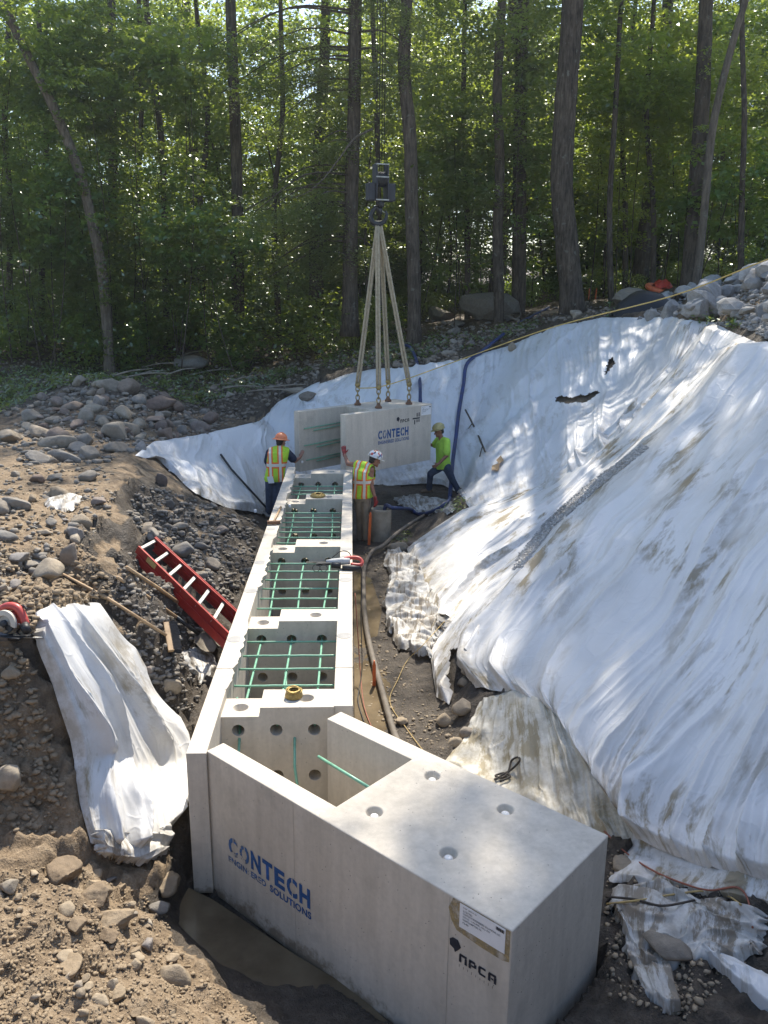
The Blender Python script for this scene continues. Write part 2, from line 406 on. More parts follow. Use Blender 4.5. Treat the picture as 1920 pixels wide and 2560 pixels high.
M['water'] = watermat()
P_A = plastic('white poly sheeting', .8, seed=1.); P_B = plastic('stained poly sheeting', .9, seed=5.)
P_C = plastic('clean poly sheeting', .3, (.74,.745,.75), seed=9.); P_D = plastic('muddy poly sheeting', 1.0, (.72,.68,.58), (.34,.28,.17), seed=13.)
P_E = plastic('translucent white sheeting', .6, (.70,.695,.675), seed=17.); P_F = plastic('crumpled muddy sheeting', 1.0, (.66,.65,.61), (.22,.18,.13), seed=21., wr=.7)
# ------------------------------------------------------------------ the ground: survey points, then one sheet
W_YAW = .0397; WC, WS = math.cos(W_YAW), math.sin(W_YAW); W_X = .0051 * K; WW = 1.2192
def wl(a, b, z=0.0):                                # wall coordinates: a across (0 = outer right face), b along
    return Vector((W_X + a*WC - b*WS, a*WS + b*WC, z))
tin = []
def tp(u, v, z): tin.append(tuple(g(u, v, z)))
def tw(x, y, z): tin.append((x, y, z))
for b_ in (4.6, 6, 7.5, 9, 11, 13, 14.2): tin.append(tuple(wl(.03, b_, 0)))
for b_ in (15.1, 15.8): tin.append(tuple(wl(.1, b_, -.08)))
for b_ in (5.6, 7, 9, 11, 13, 15, 16.2): tin.append(tuple(wl(-1.25, b_, .18 if b_ < 15 else 0)))
for b_ in (4.6, 6, 8, 10, 12, 14, 16): tin.append(tuple(wl(-.6, b_, .02)))
for b_, z_ in ((6.4,.45),(7.5,.55),(9,.6),(10.5,.5),(12,.45),(13.5,.4),(15,.15),(16,.05)): tin.append(tuple(wl(-1.62, b_, z_)))
toe = [(830,1052,.1),(960,1056,.12),(905,1172,.1),(910,1228,.06),(962,1335,.1),(938,1420,.06),(948,1510,.06),(1010,1600,.1),(1120,1690,.14),(1300,1790,.2),(1390,1840,.26),(1500,1960,.36),(1659,2060,.45),(1900,2212,.45)]
crest = [(935,790,2.6),(1020,772,2.8),(1100,750,3.0),(1200,705,3.6),(1300,690,3.8),(1450,685,3.9),(1550,700,3.9),(1659,735,3.9)]
for p in toe + crest: tp(*p)
KW = [Vector((5.4,7,3.95)), Vector((5.4,4,3.8)), Vector((5.2,1,3.5))]
for p in KW: tw(*p)
T_ = [g(*p) for p in toe]; C_ = [g(*p) for p in crest]
for a, b in ((T_[1],C_[1]),(T_[1],C_[2]),(T_[2],C_[3]),(T_[3],C_[4]),(T_[4],C_[5]),(T_[5],C_[6]),(T_[6],C_[7]),(T_[8],KW[0]),(T_[10],KW[1]),(T_[12],KW[2])):
    for f, s in ((.33,-.10),(.66,-.05)):
        p = a.lerp(b, f); tw(p.x, p.y, p.z + s)
# behind the crest on the right: rubble rising, then woods floor
for x,y,z in ((6.5,10,4.5),(7,13,5.1),(7.3,15.5,5.5),(6.1,16.5,4.5),(9,16,6.0),(9,11,5.5),(8.2,18.5,5.0),(6.6,19,4.25),(8,6,4.4),(8,1,4),(12,8,5),(12,14,5.6),(13,22,5.2),(9,22,4.6),(6,22.5,3.95),(4,23.5,3.5),(2,24,3.0),(0,24.5,2.6),(-2,25,2.2),
    (14,-4,4.2),(5,-4,3.2),(0,-4,2.9),(-6,-4,2.5),(30,0,6),(30,30,6.2),(14,30,5.0),(7,30,4.0),(0,30,2.9),(-6,30,2.3),(-14,30,2.3),(-30,30,2.5),(-30,0,2.5),(-30,-6,2.5),(30,-6,6),
    (-20,60,4),(0,60,4.2),(20,60,5.5),(60,60,8),(-60,60,5),(-60,-6,3),(60,-6,8),(-80,140,9),(0,140,9),(80,140,11)): tw(x,y,z)
# far bank and the stream bed on the left
for p in ((690,830,2.1),(630,850,1.8),(560,915,1.6),(440,940,1.6),(330,960,1.65),(290,985,1.7),(245,1010,1.75),(265,1060,1.8),(255,1110,1.85),(210,1160,1.9),(110,1250,1.95),(180,1312,2.0),(130,1318,2.02),(60,1372,2.0),(0,1388,2.0),
          (-150,1388,2.0),(0,1230,2.0),(0,1100,1.9),(130,1050,1.85),(0,1000,1.8),(150,960,1.8),(0,900,1.75),(120,860,2.1),(230,835,2.25),(300,870,2.05),(350,900,1.75),(450,880,1.6),(600,815,1.8),(400,820,1.8),(0,820,1.9),(200,790,2.0),(-400,1388,2.1),(-500,1100,2),
          (0,1790,.85),(-150,1790,.85),(90,1720,.98),(150,1660,1.1),(165,1790,.8),(0,1950,.8),(-200,2000,.8),(0,2212,.75),(-200,2300,.75),(200,1860,.58),(330,1870,.36),(400,1760,.34),(420,1935,-.08),(400,1990,-.04),(360,2000,.14),(250,1950,.52),(200,2080,.62),(400,2090,.36),(460,2060,-.06),(470,2120,.14),(600,2110,-.08),(540,2160,.14),(420,2212,.5),(650,2212,.12),(0,2500,.7),(400,2500,.55),(800,2350,.1),
          (395,1095,1.15),(370,1180,1.2),(430,1190,.85),(330,1240,1.35),(420,1290,.85),(460,1330,.6),(290,1330,1.2),(360,1420,.9),(430,1430,.6),(230,1290,1.6),(330,1400,1.1),(250,1390,1.5),(300,1500,1.05),(370,1540,.75),(405,1600,.5),
          (500,1108,.45),(560,1090,.3),(430,1050,1.0),(620,1010,.4),(700,1000,.5),(760,960,1.0),(700,930,1.3)):
    tp(*p)
for x, y, z in ((-2.2,17.2,.35),(-1.2,18.2,.2),(0,18.2,.12),(1.0,17.9,.08),(1.75,17.5,.06),(1.95,18.2,.12),(1.5,16.7,.05),(1.4,18.4,.1),(.6,16.8,0),(.4,15.5,-.05),(-1,16.8,0),(-2,16.4,.05),(2.2,4.3,.35),(1.2,3.0,.2),(0.2,3.0,.08),(2.5,2.6,.35),(1.6,1,.3),(-1,1.5,.6),(0,-1,1.5)): tw(x,y,z)
P2 = [Vector((x, y)) for x, y, z in tin]
vo_, _, fo_, ov_, _, _ = delaunay_2d_cdt(P2, [], [], 0, 1e-4)
vz = [(v.x, v.y, float(np.mean([tin[i][2] for i in ov_[k]]))) for k, v in enumerate(vo_)]
TIN = BVHTree.FromPolygons([Vector(p) for p in vz], [tuple(f) for f in fo_])
def axis(segs):
    out = [segs[0][0]]
    for a, b, d in segs:
        n = max(1, int(round((b-a)/d))); out += list(np.linspace(a, b, n+1)[1:])
    return np.array(out)
GX = axis([(-90,-30,6),(-30,-10,1.2),(-10,-5,.12),(-5,-3,.05),(-3,.6,.026),(.6,3.2,.05),(3.2,9,.1),(9,30,1.2),(30,90,6)])
GY = axis([(-6,1.5,.5),(1.5,2.6,.05),(2.6,5.9,.026),(5.9,9,.05),(9,20,.085),(20,30,.2),(30,60,1.5),(60,140,8)])
H = np.zeros((len(GX), len(GY)))
dn = Vector((0,0,-1))
_x, _y = np.meshgrid(GX, GY, indexing='ij'); _w = np.clip((-1.75-_x+.04*(8-_y)*0)/.5, 0, 1)*np.clip((_y-6.3)/.6, 0, 1)*np.clip((15-_y)/3, 0, 1)
WXn = _w*(.42*fbm(_x*1.1, _y*1.1, 3, 71)); WYn = _w*(.35*fbm(_x*1.1, _y*1.1, 3, 75))       # ragged cut edge
for i, x in enumerate(GX):
    for j, y in enumerate(GY):
        h = TIN.ray_cast(Vector((x+WXn[i,j], y+WYn[i,j], 60)), dn)[0]
        H[i, j] = h.z if h else 3.0
# soften the survey facets a little (3 passes of a small blur on the fine grid)
for _ in range(3):
    A = H.copy(); A[1:-1,1:-1] = (H[1:-1,1:-1]*2 + H[:-2,1:-1] + H[2:,1:-1] + H[1:-1,:-2] + H[1:-1,2:]) / 6; H = A
SM = H.copy()
smooth_bvh_mesh = np.stack(np.broadcast_arrays(GX[:,None], GY[None,:], H), -1)
def bvh_of(X):
    nu, nv = X.shape[:2]; idx = np.arange(nu*nv).reshape(nu, nv)
    qd = np.stack([idx[:-1,:-1], idx[1:,:-1], idx[1:,1:], idx[:-1,1:]], -1).reshape(-1, 4)
    return BVHTree.FromPolygons([Vector(p) for p in X.reshape(-1,3).tolist()], qd.tolist())
SB = bvh_of(smooth_bvh_mesh)
def hit(u, v):
    r = ray(u, v).normalized(); h = SB.ray_cast(CAM, r)
    return h[0] if h[0] is not None else g(u, v, 0)
def sz(x, y):
    i = np.clip(np.searchsorted(GX, x)-1, 0, len(GX)-2); j = np.clip(np.searchsorted(GY, y)-1, 0, len(GY)-2)
    fx = (x-GX[i])/(GX[i+1]-GX[i]); fy = (y-GY[j])/(GY[j+1]-GY[j])
    return (H[i,j]*(1-fx)+H[i+1,j]*fx)*(1-fy) + (H[i,j+1]*(1-fx)+H[i+1,j+1]*fx)*fy

# ------------------------------------------------------------------ plastic sheeting, draped over the banks
SHEETS = []
def plen(pl):
    pl = [np.array(p, float) for p in pl]; d = [0]
    for a, b in zip(pl, pl[1:]): d.append(d[-1] + np.linalg.norm(b-a))
    return np.array(pl), np.array(d)/d[-1]
def psamp(pl, t):
    P, d = plen(pl); return np.stack([np.interp(t, d, P[:,0]), np.interp(t, d, P[:,1])], -1)
def sheet(name, label, mat_, top, bot, left, right, nu, nv, fu, amp, lift=.05, seed=0, dirt=None, sag=0, crumple=0, ragged=.0, fold_pow=3, group=None, holes=(), smooth=4):
    u = np.linspace(0, 1, nu); v = np.linspace(0, 1, nv)
    U, V = np.meshgrid(u, v, indexing='ij')
    t = psamp(top, u)[:,None]; b = psamp(bot, u)[:,None]; l = psamp(left, v)[None]; r = psamp(right, v)[None]
    c00, c10, c01, c11 = (np.array(p, float) for p in (top[0], top[-1], bot[0], bot[-1]))
    Ue, Ve = U[...,None], V[...,None]
    PX = (1-Ve)*t + Ve*b + (1-Ue)*l + Ue*r - ((1-Ue)*(1-Ve)*c00 + Ue*(1-Ve)*c10 + (1-Ue)*Ve*c01 + Ue*Ve*c11)
    if ragged:
        ed = np.minimum(np.minimum(U,1-U), np.minimum(V,1-V)); fal = np.clip(1-ed*14, 0, 1)
        PX[...,0] += fal*ragged*fbm(U*9, V*9, 3, seed+50); PX[...,1] += fal*ragged*fbm(U*9+40, V*9, 3, seed+51)
    X = np.zeros((nu, nv, 3))
    for i in range(nu):
        for j in range(nv):
            X[i,j] = hit(PX[i,j,0], PX[i,j,1])
    for _ in range(smooth):
        A = X.copy(); A[1:-1,1:-1] = (X[:-2,1:-1]+X[2:,1:-1]+X[1:-1,:-2]+X[1:-1,2:])/4; X = A
    du = np.gradient(X, axis=0); dv = np.gradient(X, axis=1); nrm = np.cross(du, dv); nrm /= np.linalg.norm(nrm, axis=-1, keepdims=True)+1e-9
    nrm *= np.sign(nrm[...,2:3] + 1e-6)
    wv = fbm(U*2, V*2.2, 3, seed+7)*.5
    Uw = U + wv*.05
    fine = 1.0 if fold_pow > 2 else .35
    if crumple: amp = amp*.3
    g2 = np.clip(fbm(U*2.2+8, V*1.3, 2, seed+12)*2.2+.25, 0, 1); g3 = np.clip(fbm(U*2.6+3, V*1.8, 2, seed+13)*2.2+.1, 0, 1)
    f = ridge(pn(Uw*fu*.55, V*.4, seed), 3)*1.35 + (.5+.5*g2)*ridge(pn(Uw*fu*1.05+5, V*.5, seed+1), 4)*.9 + (.35+.65*g3)*fine*ridge(pn(Uw*fu*2.1+9, V*.7, seed+2), 5)*.48 + g3*fine*ridge(pn((U*.8+V*.35)*fu*.6+3, (V-U*.5)*.9, seed+8), 7)*.6
    gate = .25 + .75*np.clip(fbm(U*3, V*1.6, 2, seed+4)*1.6+.45, 0, 1)
    h = f*amp*1.6*gate*(.75+.5*V) + amp*1.8*fbm(U*fu*.28, V*1.0, 2, seed+3)
    if crumple:
        cx_, cy_ = X[...,0]*2.1, (X[...,1] + X[...,2])*2.1; wx = cx_ + .35*pn(cx_, cy_, seed+30); wy = cy_ + .35*pn(cx_, cy_, seed+31)
        h += crumple*(np.abs(pn(wx, wy, seed+20))*1.6 + np.abs(pn(wx*1.9+wy*.6, wy*1.9-wx*.6, seed+21))*.8 + .35*ridge(pn(wx*1.6, wy*3.8, seed+25), 2) + .16*np.abs(pn(wx*4.5, wy*4.5, seed+26)))
    edge = np.clip(np.minimum(np.minimum(U,1-U)*nu, np.minimum(V,1-V)*nv)/5, 0, 1)
    X = X + nrm*((lift + h)*(.35+.65*edge))[...,None]
    keep = np.ones((nu, nv), bool)
    for hp in holes:
        n = len(hp); ins = np.zeros((nu, nv), bool)
        jx = PX[...,0] + 3*pn(U*60, V*60, 91); jy = PX[...,1] + 3*pn(U*60, V*60, 92)
        for k in range(n):
            (x0,y0),(x1,y1) = hp[k], hp[(k+1)%n]
            cond = ((y0 > jy) != (y1 > jy)) & (jx < (x1-x0)*(jy-y0)/(y1-y0+1e-9)+x0)
            ins ^= cond
        keep &= ~ins
    me = gridmesh(name, X, keep)
    scale_u = np.linalg.norm(X[-1,nv//2]-X[0,nv//2]); scale_v = np.linalg.norm(X[nu//2,-1]-X[nu//2,0])
    attr(me, 'fold', f); attr(me, 'fu', U*scale_u); attr(me, 'fv', V*scale_v)
    attr(me, 'dirt', dirt(U, V) if dirt is not None else np.zeros_like(U))
    o = put(name, me, mat_, None, True)
    tag(o, label, 'plastic sheet', group)
    SHEETS.append(X); return o
Z0 = lambda a: np.clip(a, 0, 1)
sheet('plastic_sheet', 'broad white plastic sheet with long fanning folds covering the steep slope beside the concrete blocks', P_A,
      [(1585,752),(1660,742),(1760,800),(2000,900),(2550,1130)], [(1032,1492),(1120,1500),(1215,1560),(1290,1680),(1400,1835),(1520,1880),(1900,1960),(2150,2060)],
      [(1585,752),(1480,905),(1385,985),(1290,1062),(1190,1180),(1080,1300),(1000,1385),(990,1440),(1032,1492)], [(2550,1130),(2350,1600),(2150,2060)],
      600, 230, 20, .066, .085, 1, lambda U, V: Z0((V-.86)*5)*.5 + Z0((.05-U)*9)*.5, fold_pow=3)
sheet('plastic_sheet', 'stained white plastic sheet between the gravel strip and the dark tears', P_B,
      [(1470,692),(1540,700),(1650,748)], [(878,1186),(892,1235),(935,1322),(928,1400),(945,1512),(975,1530)],
      [(1470,692),(1440,790),(1330,925),(1200,1028),(1070,1080),(1000,1102),(935,1145),(878,1186)], [(1650,748),(1490,915),(1320,1052),(1190,1215),(1075,1330),(1025,1430),(985,1500),(975,1530)],
      230, 240, 10, .05, .06, 2, lambda U, V: Z0((V-.8)*4)*.75, fold_pow=3, holes=[[(985,1412),(1010,1408),(1042,1440),(1028,1480),(1030,1500),(985,1498)]])
sheet('plastic_sheet', 'large white plastic sheet hanging down the bank behind the blue hose', P_C,
      [(690,830),(750,808),(820,798),(890,800),(935,788),(1020,772),(1100,748),(1200,706),(1300,688),(1450,684),(1500,694)],
      [(705,1035),(790,1046),(850,1050),(910,1048),(955,1050),(990,1066),(1015,1098),(1080,1108),(1200,1065),(1345,958),(1450,832)],
      [(690,830),(650,870),(668,950),(705,1035)], [(1500,694),(1490,755),(1450,832)],
      380, 170, 22, .055, .05, 3, lambda U, V: Z0((V-.72)*3)*.55, fold_pow=3,
      holes=[[(1200,862),(1235,866),(1285,850),(1300,852),(1262,874),(1225,880),(1203,874)], [(1325,775),(1332,790),(1316,815),(1308,822),(1316,795)]])
sheet('plastic_sheet', 'mud-yellowed pleated plastic sheet at the toe of the slope behind the concrete block', P_D,
      [(1040,1520),(1085,1502),(1115,1488),(1160,1500),(1265,1555)], [(955,1655),(1060,1720),(1200,1775),(1420,1855)],
      [(1040,1520),(1015,1580),(955,1655)], [(1265,1555),(1350,1690),(1420,1855)], 150, 90, 16, .02, .045, 4, lambda U, V: .35+.4*Z0(V*1.2))
sheet('plastic_sheet', 'translucent white plastic sheet draped down the cut bank below the circular saw', P_E,
      [(58,1378),(72,1335),(105,1318),(150,1310),(192,1312)], [(192,1822),(240,1840),(300,1850),(352,1800),(402,1742)],
      [(58,1378),(100,1480),(138,1600),(168,1740),(192,1822)], [(192,1312),(250,1390),(330,1490),(392,1580),(408,1680),(402,1742)],
      150, 190, 6, .06, .09, 5, lambda U, V: Z0((.10-U)*8)*.6+Z0((V-.9)*8)*.5+.12, fold_pow=2, smooth=60)
sheet('plastic_sheet', 'white plastic sheet hanging over the bank edge beside the worker in the orange hat', P_C,
      [(290,988),(330,958),(440,938),(560,912),(600,870),(640,848),(694,826)], [(338,994),(420,1072),(500,1106),(565,1112),(610,1085),(655,1050),(712,1036)],
      [(290,988),(312,992),(338,994)], [(694,826),(655,900),(690,990),(712,1036)], 180, 90, 8, .05, .06, 6, lambda U, V: Z0((V-.72)*3)*.8, fold_pow=2)
sheet('plastic_scrap', 'small crumpled plastic scrap beside the broom head and shovel blades', P_F,
      [(388,1412),(412,1400),(432,1402)], [(400,1450),(432,1482),(470,1450)], [(388,1412),(392,1435),(400,1450)], [(432,1402),(460,1425),(470,1450)], 60, 50, 4, .02, .05, 7, crumple=.03, ragged=3)
sheet('plastic_scrap', 'crumpled heap of muddy plastic at the foot of the slope beside the hose', P_F,
      [(830,1200),(862,1192),(905,1215),(945,1330),(972,1352)], [(838,1355),(860,1400),(905,1428),(932,1432)], [(830,1200),(842,1260),(832,1310),(838,1355)], [(972,1352),(948,1385),(932,1432)], 130, 150, 5, .02, .05, 8, lambda U, V: .55+0*U, crumple=.085, ragged=10)
sheet('plastic_scrap', 'gathered bundle of muddy plastic at the bottom of the draped sheet', P_F,
      [(190,1795),(240,1800),(300,1805),(345,1790)], [(205,1848),(250,1868),(300,1876),(352,1846)], [(190,1795),(196,1820),(205,1848)], [(345,1790),(360,1815),(352,1846)], 90, 50, 5, .02, .07, 9, lambda U, V: .35+0*U, crumple=.06, ragged=8)
sheet('plastic_scrap', 'pleated white plastic tail spread over dirt beside the tall concrete end face', P_A,
      [(1370,1805),(1500,1835),(1659,1845),(1850,1890)], [(1318,1910),(1420,1925),(1560,1940),(1659,1960),(1850,2040)], [(1370,1805),(1350,1860),(1318,1910)], [(1850,1890),(1860,1980),(1850,2040)], 150, 90, 7, .035, .05, 10, lambda U, V: .25+.3*V, crumple=.02, ragged=8)
sheet('plastic_scrap', 'torn mud-splashed plastic crumpled around the grey boulder', P_F,
      [(1325,1940),(1420,1920),(1540,1950),(1660,1975)], [(1340,2020),(1400,2120),(1520,2100),(1640,2075)], [(1325,1940),(1315,1980),(1340,2020)], [(1660,1975),(1665,2020),(1640,2075)], 140, 120, 6, .03, .05, 11, lambda U, V: .5+0*U, crumple=.085, ragged=16)
sheet('plastic_scrap', 'limp muddy plastic flap trailing into the puddle below the grey boulder', P_F,
      [(1345,2000),(1380,1985),(1405,2010)], [(1390,2170),(1440,2205),(1475,2200)], [(1345,2000),(1350,2080),(1390,2170)], [(1405,2010),(1450,2100),(1475,2200)], 80, 110, 5, .03, .06, 12, lambda U, V: .35+0*U, crumple=.05, ragged=8)
sheet('plastic_scrap', 'smooth curled white plastic flap pointing away from the grey boulder', P_E,
      [(1500,2058),(1580,2085),(1700,2140)], [(1515,2082),(1590,2150),(1720,2260)], [(1500,2058),(1506,2070),(1515,2082)], [(1700,2140),(1715,2200),(1720,2260)], 80, 50, 3, .03, .12, 13, sag=.1)
sheet('plastic_scrap', 'dirty grey plastic heap by the rubber-booted feet of the worker in lime shirt', P_F,
      [(850,1076),(900,1074),(945,1078),(985,1092)], [(880,1104),(920,1112),(950,1110),(975,1112)], [(850,1076),(862,1092),(880,1104)], [(985,1092),(984,1102),(975,1112)], 90, 60, 5, .02, .03, 14, lambda U, V: .6+0*U, crumple=.05, ragged=6)
sheet('plastic_scrap', 'bunched grey plastic pushed against the bank beside the pry bar', P_F,
      [(575,1040),(600,1020),(618,1030)], [(560,1110),(580,1120),(592,1110)], [(575,1040),(562,1075),(560,1110)], [(618,1030),(604,1070),(592,1110)], 50, 60, 4, .02, .06, 15, lambda U, V: .6+0*U, crumple=.06, ragged=5)
sheet('plastic_scrap', 'torn plastic rag lying among stones on the sunlit bank top', P_F,
      [(98,1090),(140,1070),(178,1078)], [(104,1105),(140,1112),(166,1102)], [(98,1090),(100,1098),(104,1105)], [(178,1078),(174,1090),(166,1102)], 50, 30, 4, .02, .05, 16, lambda U, V: .3+0*U, crumple=.04, ragged=5) 

# ------------------------------------------------------------------ ground relief and final ground mesh
XX, YY = np.meshgrid(GX, GY, indexing='ij')
clod = np.clip((14-YY)/8, .25, 1) * np.where((YY < 5.8) & (XX < .2), .72, 1)
rel = .05*fbm(XX*1.1, YY*1.1, 3, 31) + clod*(.10*np.abs(fbm(XX*2.3, YY*2.3, 4, 33)) + .05*np.clip(pn(XX*4, YY*4, 35)*2.2, -.2, 1) + .06*np.clip(pn(XX*6, YY*6, 36)*1.6, 0, .7) + .05*np.clip(pn(XX*11, YY*11, 38)*1.6, 0, .7) + .03*np.abs(fbm(XX*13, YY*13, 3, 37)))
rel += np.clip((YY-19)/2, 0, 1)*np.clip((33-YY)/4, 0, 1)*(.16*fbm(XX*.9, YY*.9, 4, 45) + .10*np.abs(fbm(XX*2.2, YY*2.2, 3, 46)))
slope = np.hypot(*np.gradient(SM, GX, GY)); bank = np.clip((slope-.5)/1.0, 0, 1)
rel += bank*(.22*fbm(XX*2.2, (YY+SM)*2.2, 4, 41) + .06*np.clip(pn(XX*7, (YY+SM)*7, 43)*2, -.3, 1))
near_trench = np.clip(1-(SM-.0)/.25, 0, 1) * (np.abs(XX+.3) < 3)
rel *= 1-.85*near_trench
H = SM + rel
bv = [bvh_of(X) for X in SHEETS]; up_ = Vector((0,0,1))
boxes = [(X[...,0].min(), X[...,0].max(), X[...,1].min(), X[...,1].max()) for X in SHEETS]
for k, b in enumerate(bv):
    x0, x1, y0, y1 = boxes[k]
    for i in np.where((GX > x0) & (GX < x1))[0]:
        for j in np.where((GY > y0) & (GY < y1))[0]:
            h = b.ray_cast(Vector((GX[i], GY[j], -5)), up_)[0]
            if h is not None and H[i,j] > h.z-.06: H[i,j] = h.z-.06
# nothing inside the concrete boxes rises above their floor
A_ = (XX-W_X)*WC + YY*WS; B_ = -(XX-W_X)*WS + YY*WC
ins = (A_ > -1.3) & (A_ < .03) & (B_ > 5.2) & (B_ < 16.0); H[ins] = np.minimum(H[ins], .05)
ins = (A_ > -1.10) & (A_ < -.1) & (B_ > 5.5) & (B_ < 15.5); H[ins] = .06 + .015*pn(XX[ins]*6, YY[ins]*6, 3)
FY = .8465; FC, FS = math.cos(FY), math.sin(FY); FO = Vector((.7242*K, 3.8424*K, 0)); FD = Vector((-FS, FC, 0)); FR = Vector((FC, FS, 0))
FL, FL2, FW, FT, FSOL = 2.7459*K, 2.4233*K, 1.125*K, .1626*K, 1.5196*K
d_ = (XX-FO.x)*FD.x + (YY-FO.y)*FD.y; r_ = (XX-FO.x)*FR.x + (YY-FO.y)*FR.y
ins = (d_ > -.06) & (d_ < FL+.1) & (r_ > -.06) & (r_ < FW+.06); H[ins] = np.minimum(H[ins], .02)
gm = gridmesh('ground', np.stack([XX, YY, H], -1))
wet = np.clip(1.25 - (H-.05)*1.1, 0, 1)
wet = np.where(bank > .05, np.maximum(wet, 1.0), wet)  # steep banks take the full dark tone of the trench floor
wet = np.where((XX < -.3) & (YY < 5.6) & (H > .3), .12 + .35*np.clip((YY-4.6)/1, 0, 1), wet)
wet = np.where((XX < -2) & (H > 1.62) & (YY < 14) & (bank < .4), .12+.25*np.clip((YY-8)/5,0,1), wet)
wet = np.where((YY > 14) & (H > 1.3), np.clip(.35+(YY-14)*.06, 0, .9), wet)
lit_ = np.clip((YY-22)/4, 0, 1)
attr(gm, 'wet', wet); attr(gm, 'litter', lit_)
ground = put('ground', gm, M['earth'], None, True); tag(ground, None, None, None, 'structure')
def water(name, pts, z):
    o = MB().add([(p.x, p.y, z) for p in pts], [tuple(range(len(pts)))]).build(name, M['water']); o['kind'] = 'structure'; return o
water('water', [g(u, v, .045) for u, v in ((380,1900),(460,1940),(640,2060),(760,2130),(900,2260),(800,2360),(600,2290),(480,2180),(380,2090),(330,1990))], .03)
water('water', [wl(.02, b_, 0) for b_ in (5.6, 6.5, 8, 9.5, 11, 13)] + [wl(a_, b_, 0) for a_, b_ in ((.30,12.6),(.42,11.2),(.3,10),(.48,8.6),(.42,7.4),(.62,6.6),(.4,5.8))], .035)
water('water', [g(u, v, .06) for u, v in ((1315,2150),(1390,2120),(1420,2190),(1480,2260),(1400,2330),(1290,2260))], .23)
GB = bvh_of(np.stack([XX, YY, H], -1))
def ghit(u, v):
    r = ray(u, v).normalized(); h = GB.ray_cast(CAM, r); return h[0]
def gz(x, y):
    return float(sz(x, y))
# ------------------------------------------------------------------ precast concrete
TL, TR, DROP = .1526*K, .1618*K, .082
def cut(o, cutters):
    for c in cutters:
        m = o.modifiers.new('cut', 'BOOLEAN'); m.operation = 'DIFFERENCE'; m.solver = 'EXACT'; m.object = c
    baked(o)
    for c in cutters: bpy.data.objects.remove(c)
def cyl(p, axis, r, L, n=24):
    d = Vector(axis).normalized(); Mx = Matrix.Translation(Vector(p)) @ d.to_track_quat('Z','Y').to_matrix().to_4x4()
    return MB().lathe([(r, -L/2), (r, L/2)], n, Mx, True).build('cutter', None)
def cone(p, r0, r1, L, n=24):
    Mx = Matrix.Translation(Vector(p)); return MB().lathe([(r0, -L), (r1, .02)], n, Mx, True).build('cutter', None)
def wbox(mb, a0, a1, b0, b1, z0, z1):
    vs = [wl(a, b, z) for z in (z0, z1) for a, b in ((a0,b0),(a1,b0),(a1,b1),(a0,b1))]
    return mb.add(vs, [(3,2,1,0),(4,5,6,7),(0,1,5,4),(1,2,6,5),(2,3,7,6),(3,0,4,7)])
HA = (-.935, -.626, -.315)
WAX = Vector((-WS, WC, 0))
def anchor(parent, p, z, r=.038):
    """white lifting anchor at the bottom of a cup-shaped recess"""
    mb = MB().lathe([(r*.62, z-.07), (r*.62, z-.034), (r*.5, z-.027), (.002, z-.026)], 14, Matrix.Translation((p.x, p.y, 0)))
    return mb.build('lifting_anchor', M['white'], parent, True)
def patch(parent, p, r=.075):
    mb = MB().lathe([(r, WT-.01), (r, WT+.0025), (.001, WT+.0035)], 18, Matrix.Translation((p.x, p.y, 0)))
    return mb.build('grout_patch', M['patch'], parent)
def ragged_edge(parent, b0, b1, seed):
    """rough spilled concrete lip along the inner top edge of the outer rail"""
    n = int((b1-b0)/.022); vs = []; fs = []; a = -WW + TL - .012
    for i in range(n+1):
        b = b0 + (b1-b0)*i/n; w = .012 + .035*max(0, mnoise.noise((b*9, seed, 0))+.35) + .02*max(0, mnoise.noise((b*31, seed, 3)))
        w *= min(1, i/4, (n-i)/4) + .02
        vs += [wl(a, b, WT+.004), wl(a+w+.012, b, WT+.002), wl(a+w*.8+.012, b, WT-.03-w*.4), wl(a+.008, b, WT-.09)]
    for i in range(n):
        for k in range(3): fs.append((i*4+k, i*4+k+1, i*4+k+5, i*4+k+4))
    return MB().add(vs, fs).build('rough_lip', M['concrete'], parent)
def module(label, b0L, b0R, b1L, b1R, d0, d1, patches, rag, step_recess=True):
    e = thing('foundation_block', label, 'concrete block', wl(-WW/2, (b0R+b1R)/2, 0), 'blocks of the concrete foundation wall')
    inv = e.matrix_world.inverted() if False else None
    root = e
    def par(o):
        o.parent = root; o.matrix_parent_inverse = Matrix.Translation(-root.location); return o
    par(wbox(MB(), -WW, -WW+TL, b0L+.004, b1L-.004, 0, WT).build('outer_rail', M['concrete'], None, bevel=.006))
    par(wbox(MB(), -TR, 0, b0R+.004, b1R-.004, 0, WT).build('inner_rail', M['concrete'], None, bevel=.006))
    mb = MB(); pr = [(-WW+TL-.002, 0), (-TR+.002, 0), (-TR+.002, WT-.001), (-.752, WT-.001), (-.757, WT-DROP), (-WW+TL-.002, WT-DROP)]
    vs = [wl(a, b, z) for b in (d0, d1) for a, z in pr]; n = 6
    mb.add(vs, [tuple(range(n)), tuple(range(n, 2*n))[::-1]] + [(i, n+i, n+(i+1)%n, (i+1)%n) for i in range(n)])
    dv = mb.build('divider', M['concrete'])
    dm = (d0+d1)/2; rc = [(wl(-.93, dm), WT-DROP), (wl(-.385, dm), WT)]
    cs = [cyl(wl(a, dm, z), WAX, .052, 1.0) for a in HA for z in (1.0, .58)]
    cs += [cone((p.x, p.y, z), .035, .075, .06) for p, z in rc]
    bm = bmesh.new(); bm.from_mesh(dv.data); bmesh.ops.recalc_face_normals(bm, faces=bm.faces); bm.to_mesh(dv.data); bm.free()
    cut(dv, cs); par(dv)
    for p, z in rc: par(anchor(None, p, z)).parent = root
    for a, b in patches: par(patch(None, wl(a, b)))
    if rag: par(ragged_edge(None, rag[0], rag[1], b0R))
    return e
SE = [6.904, 9.470, 12.039, 14.60]
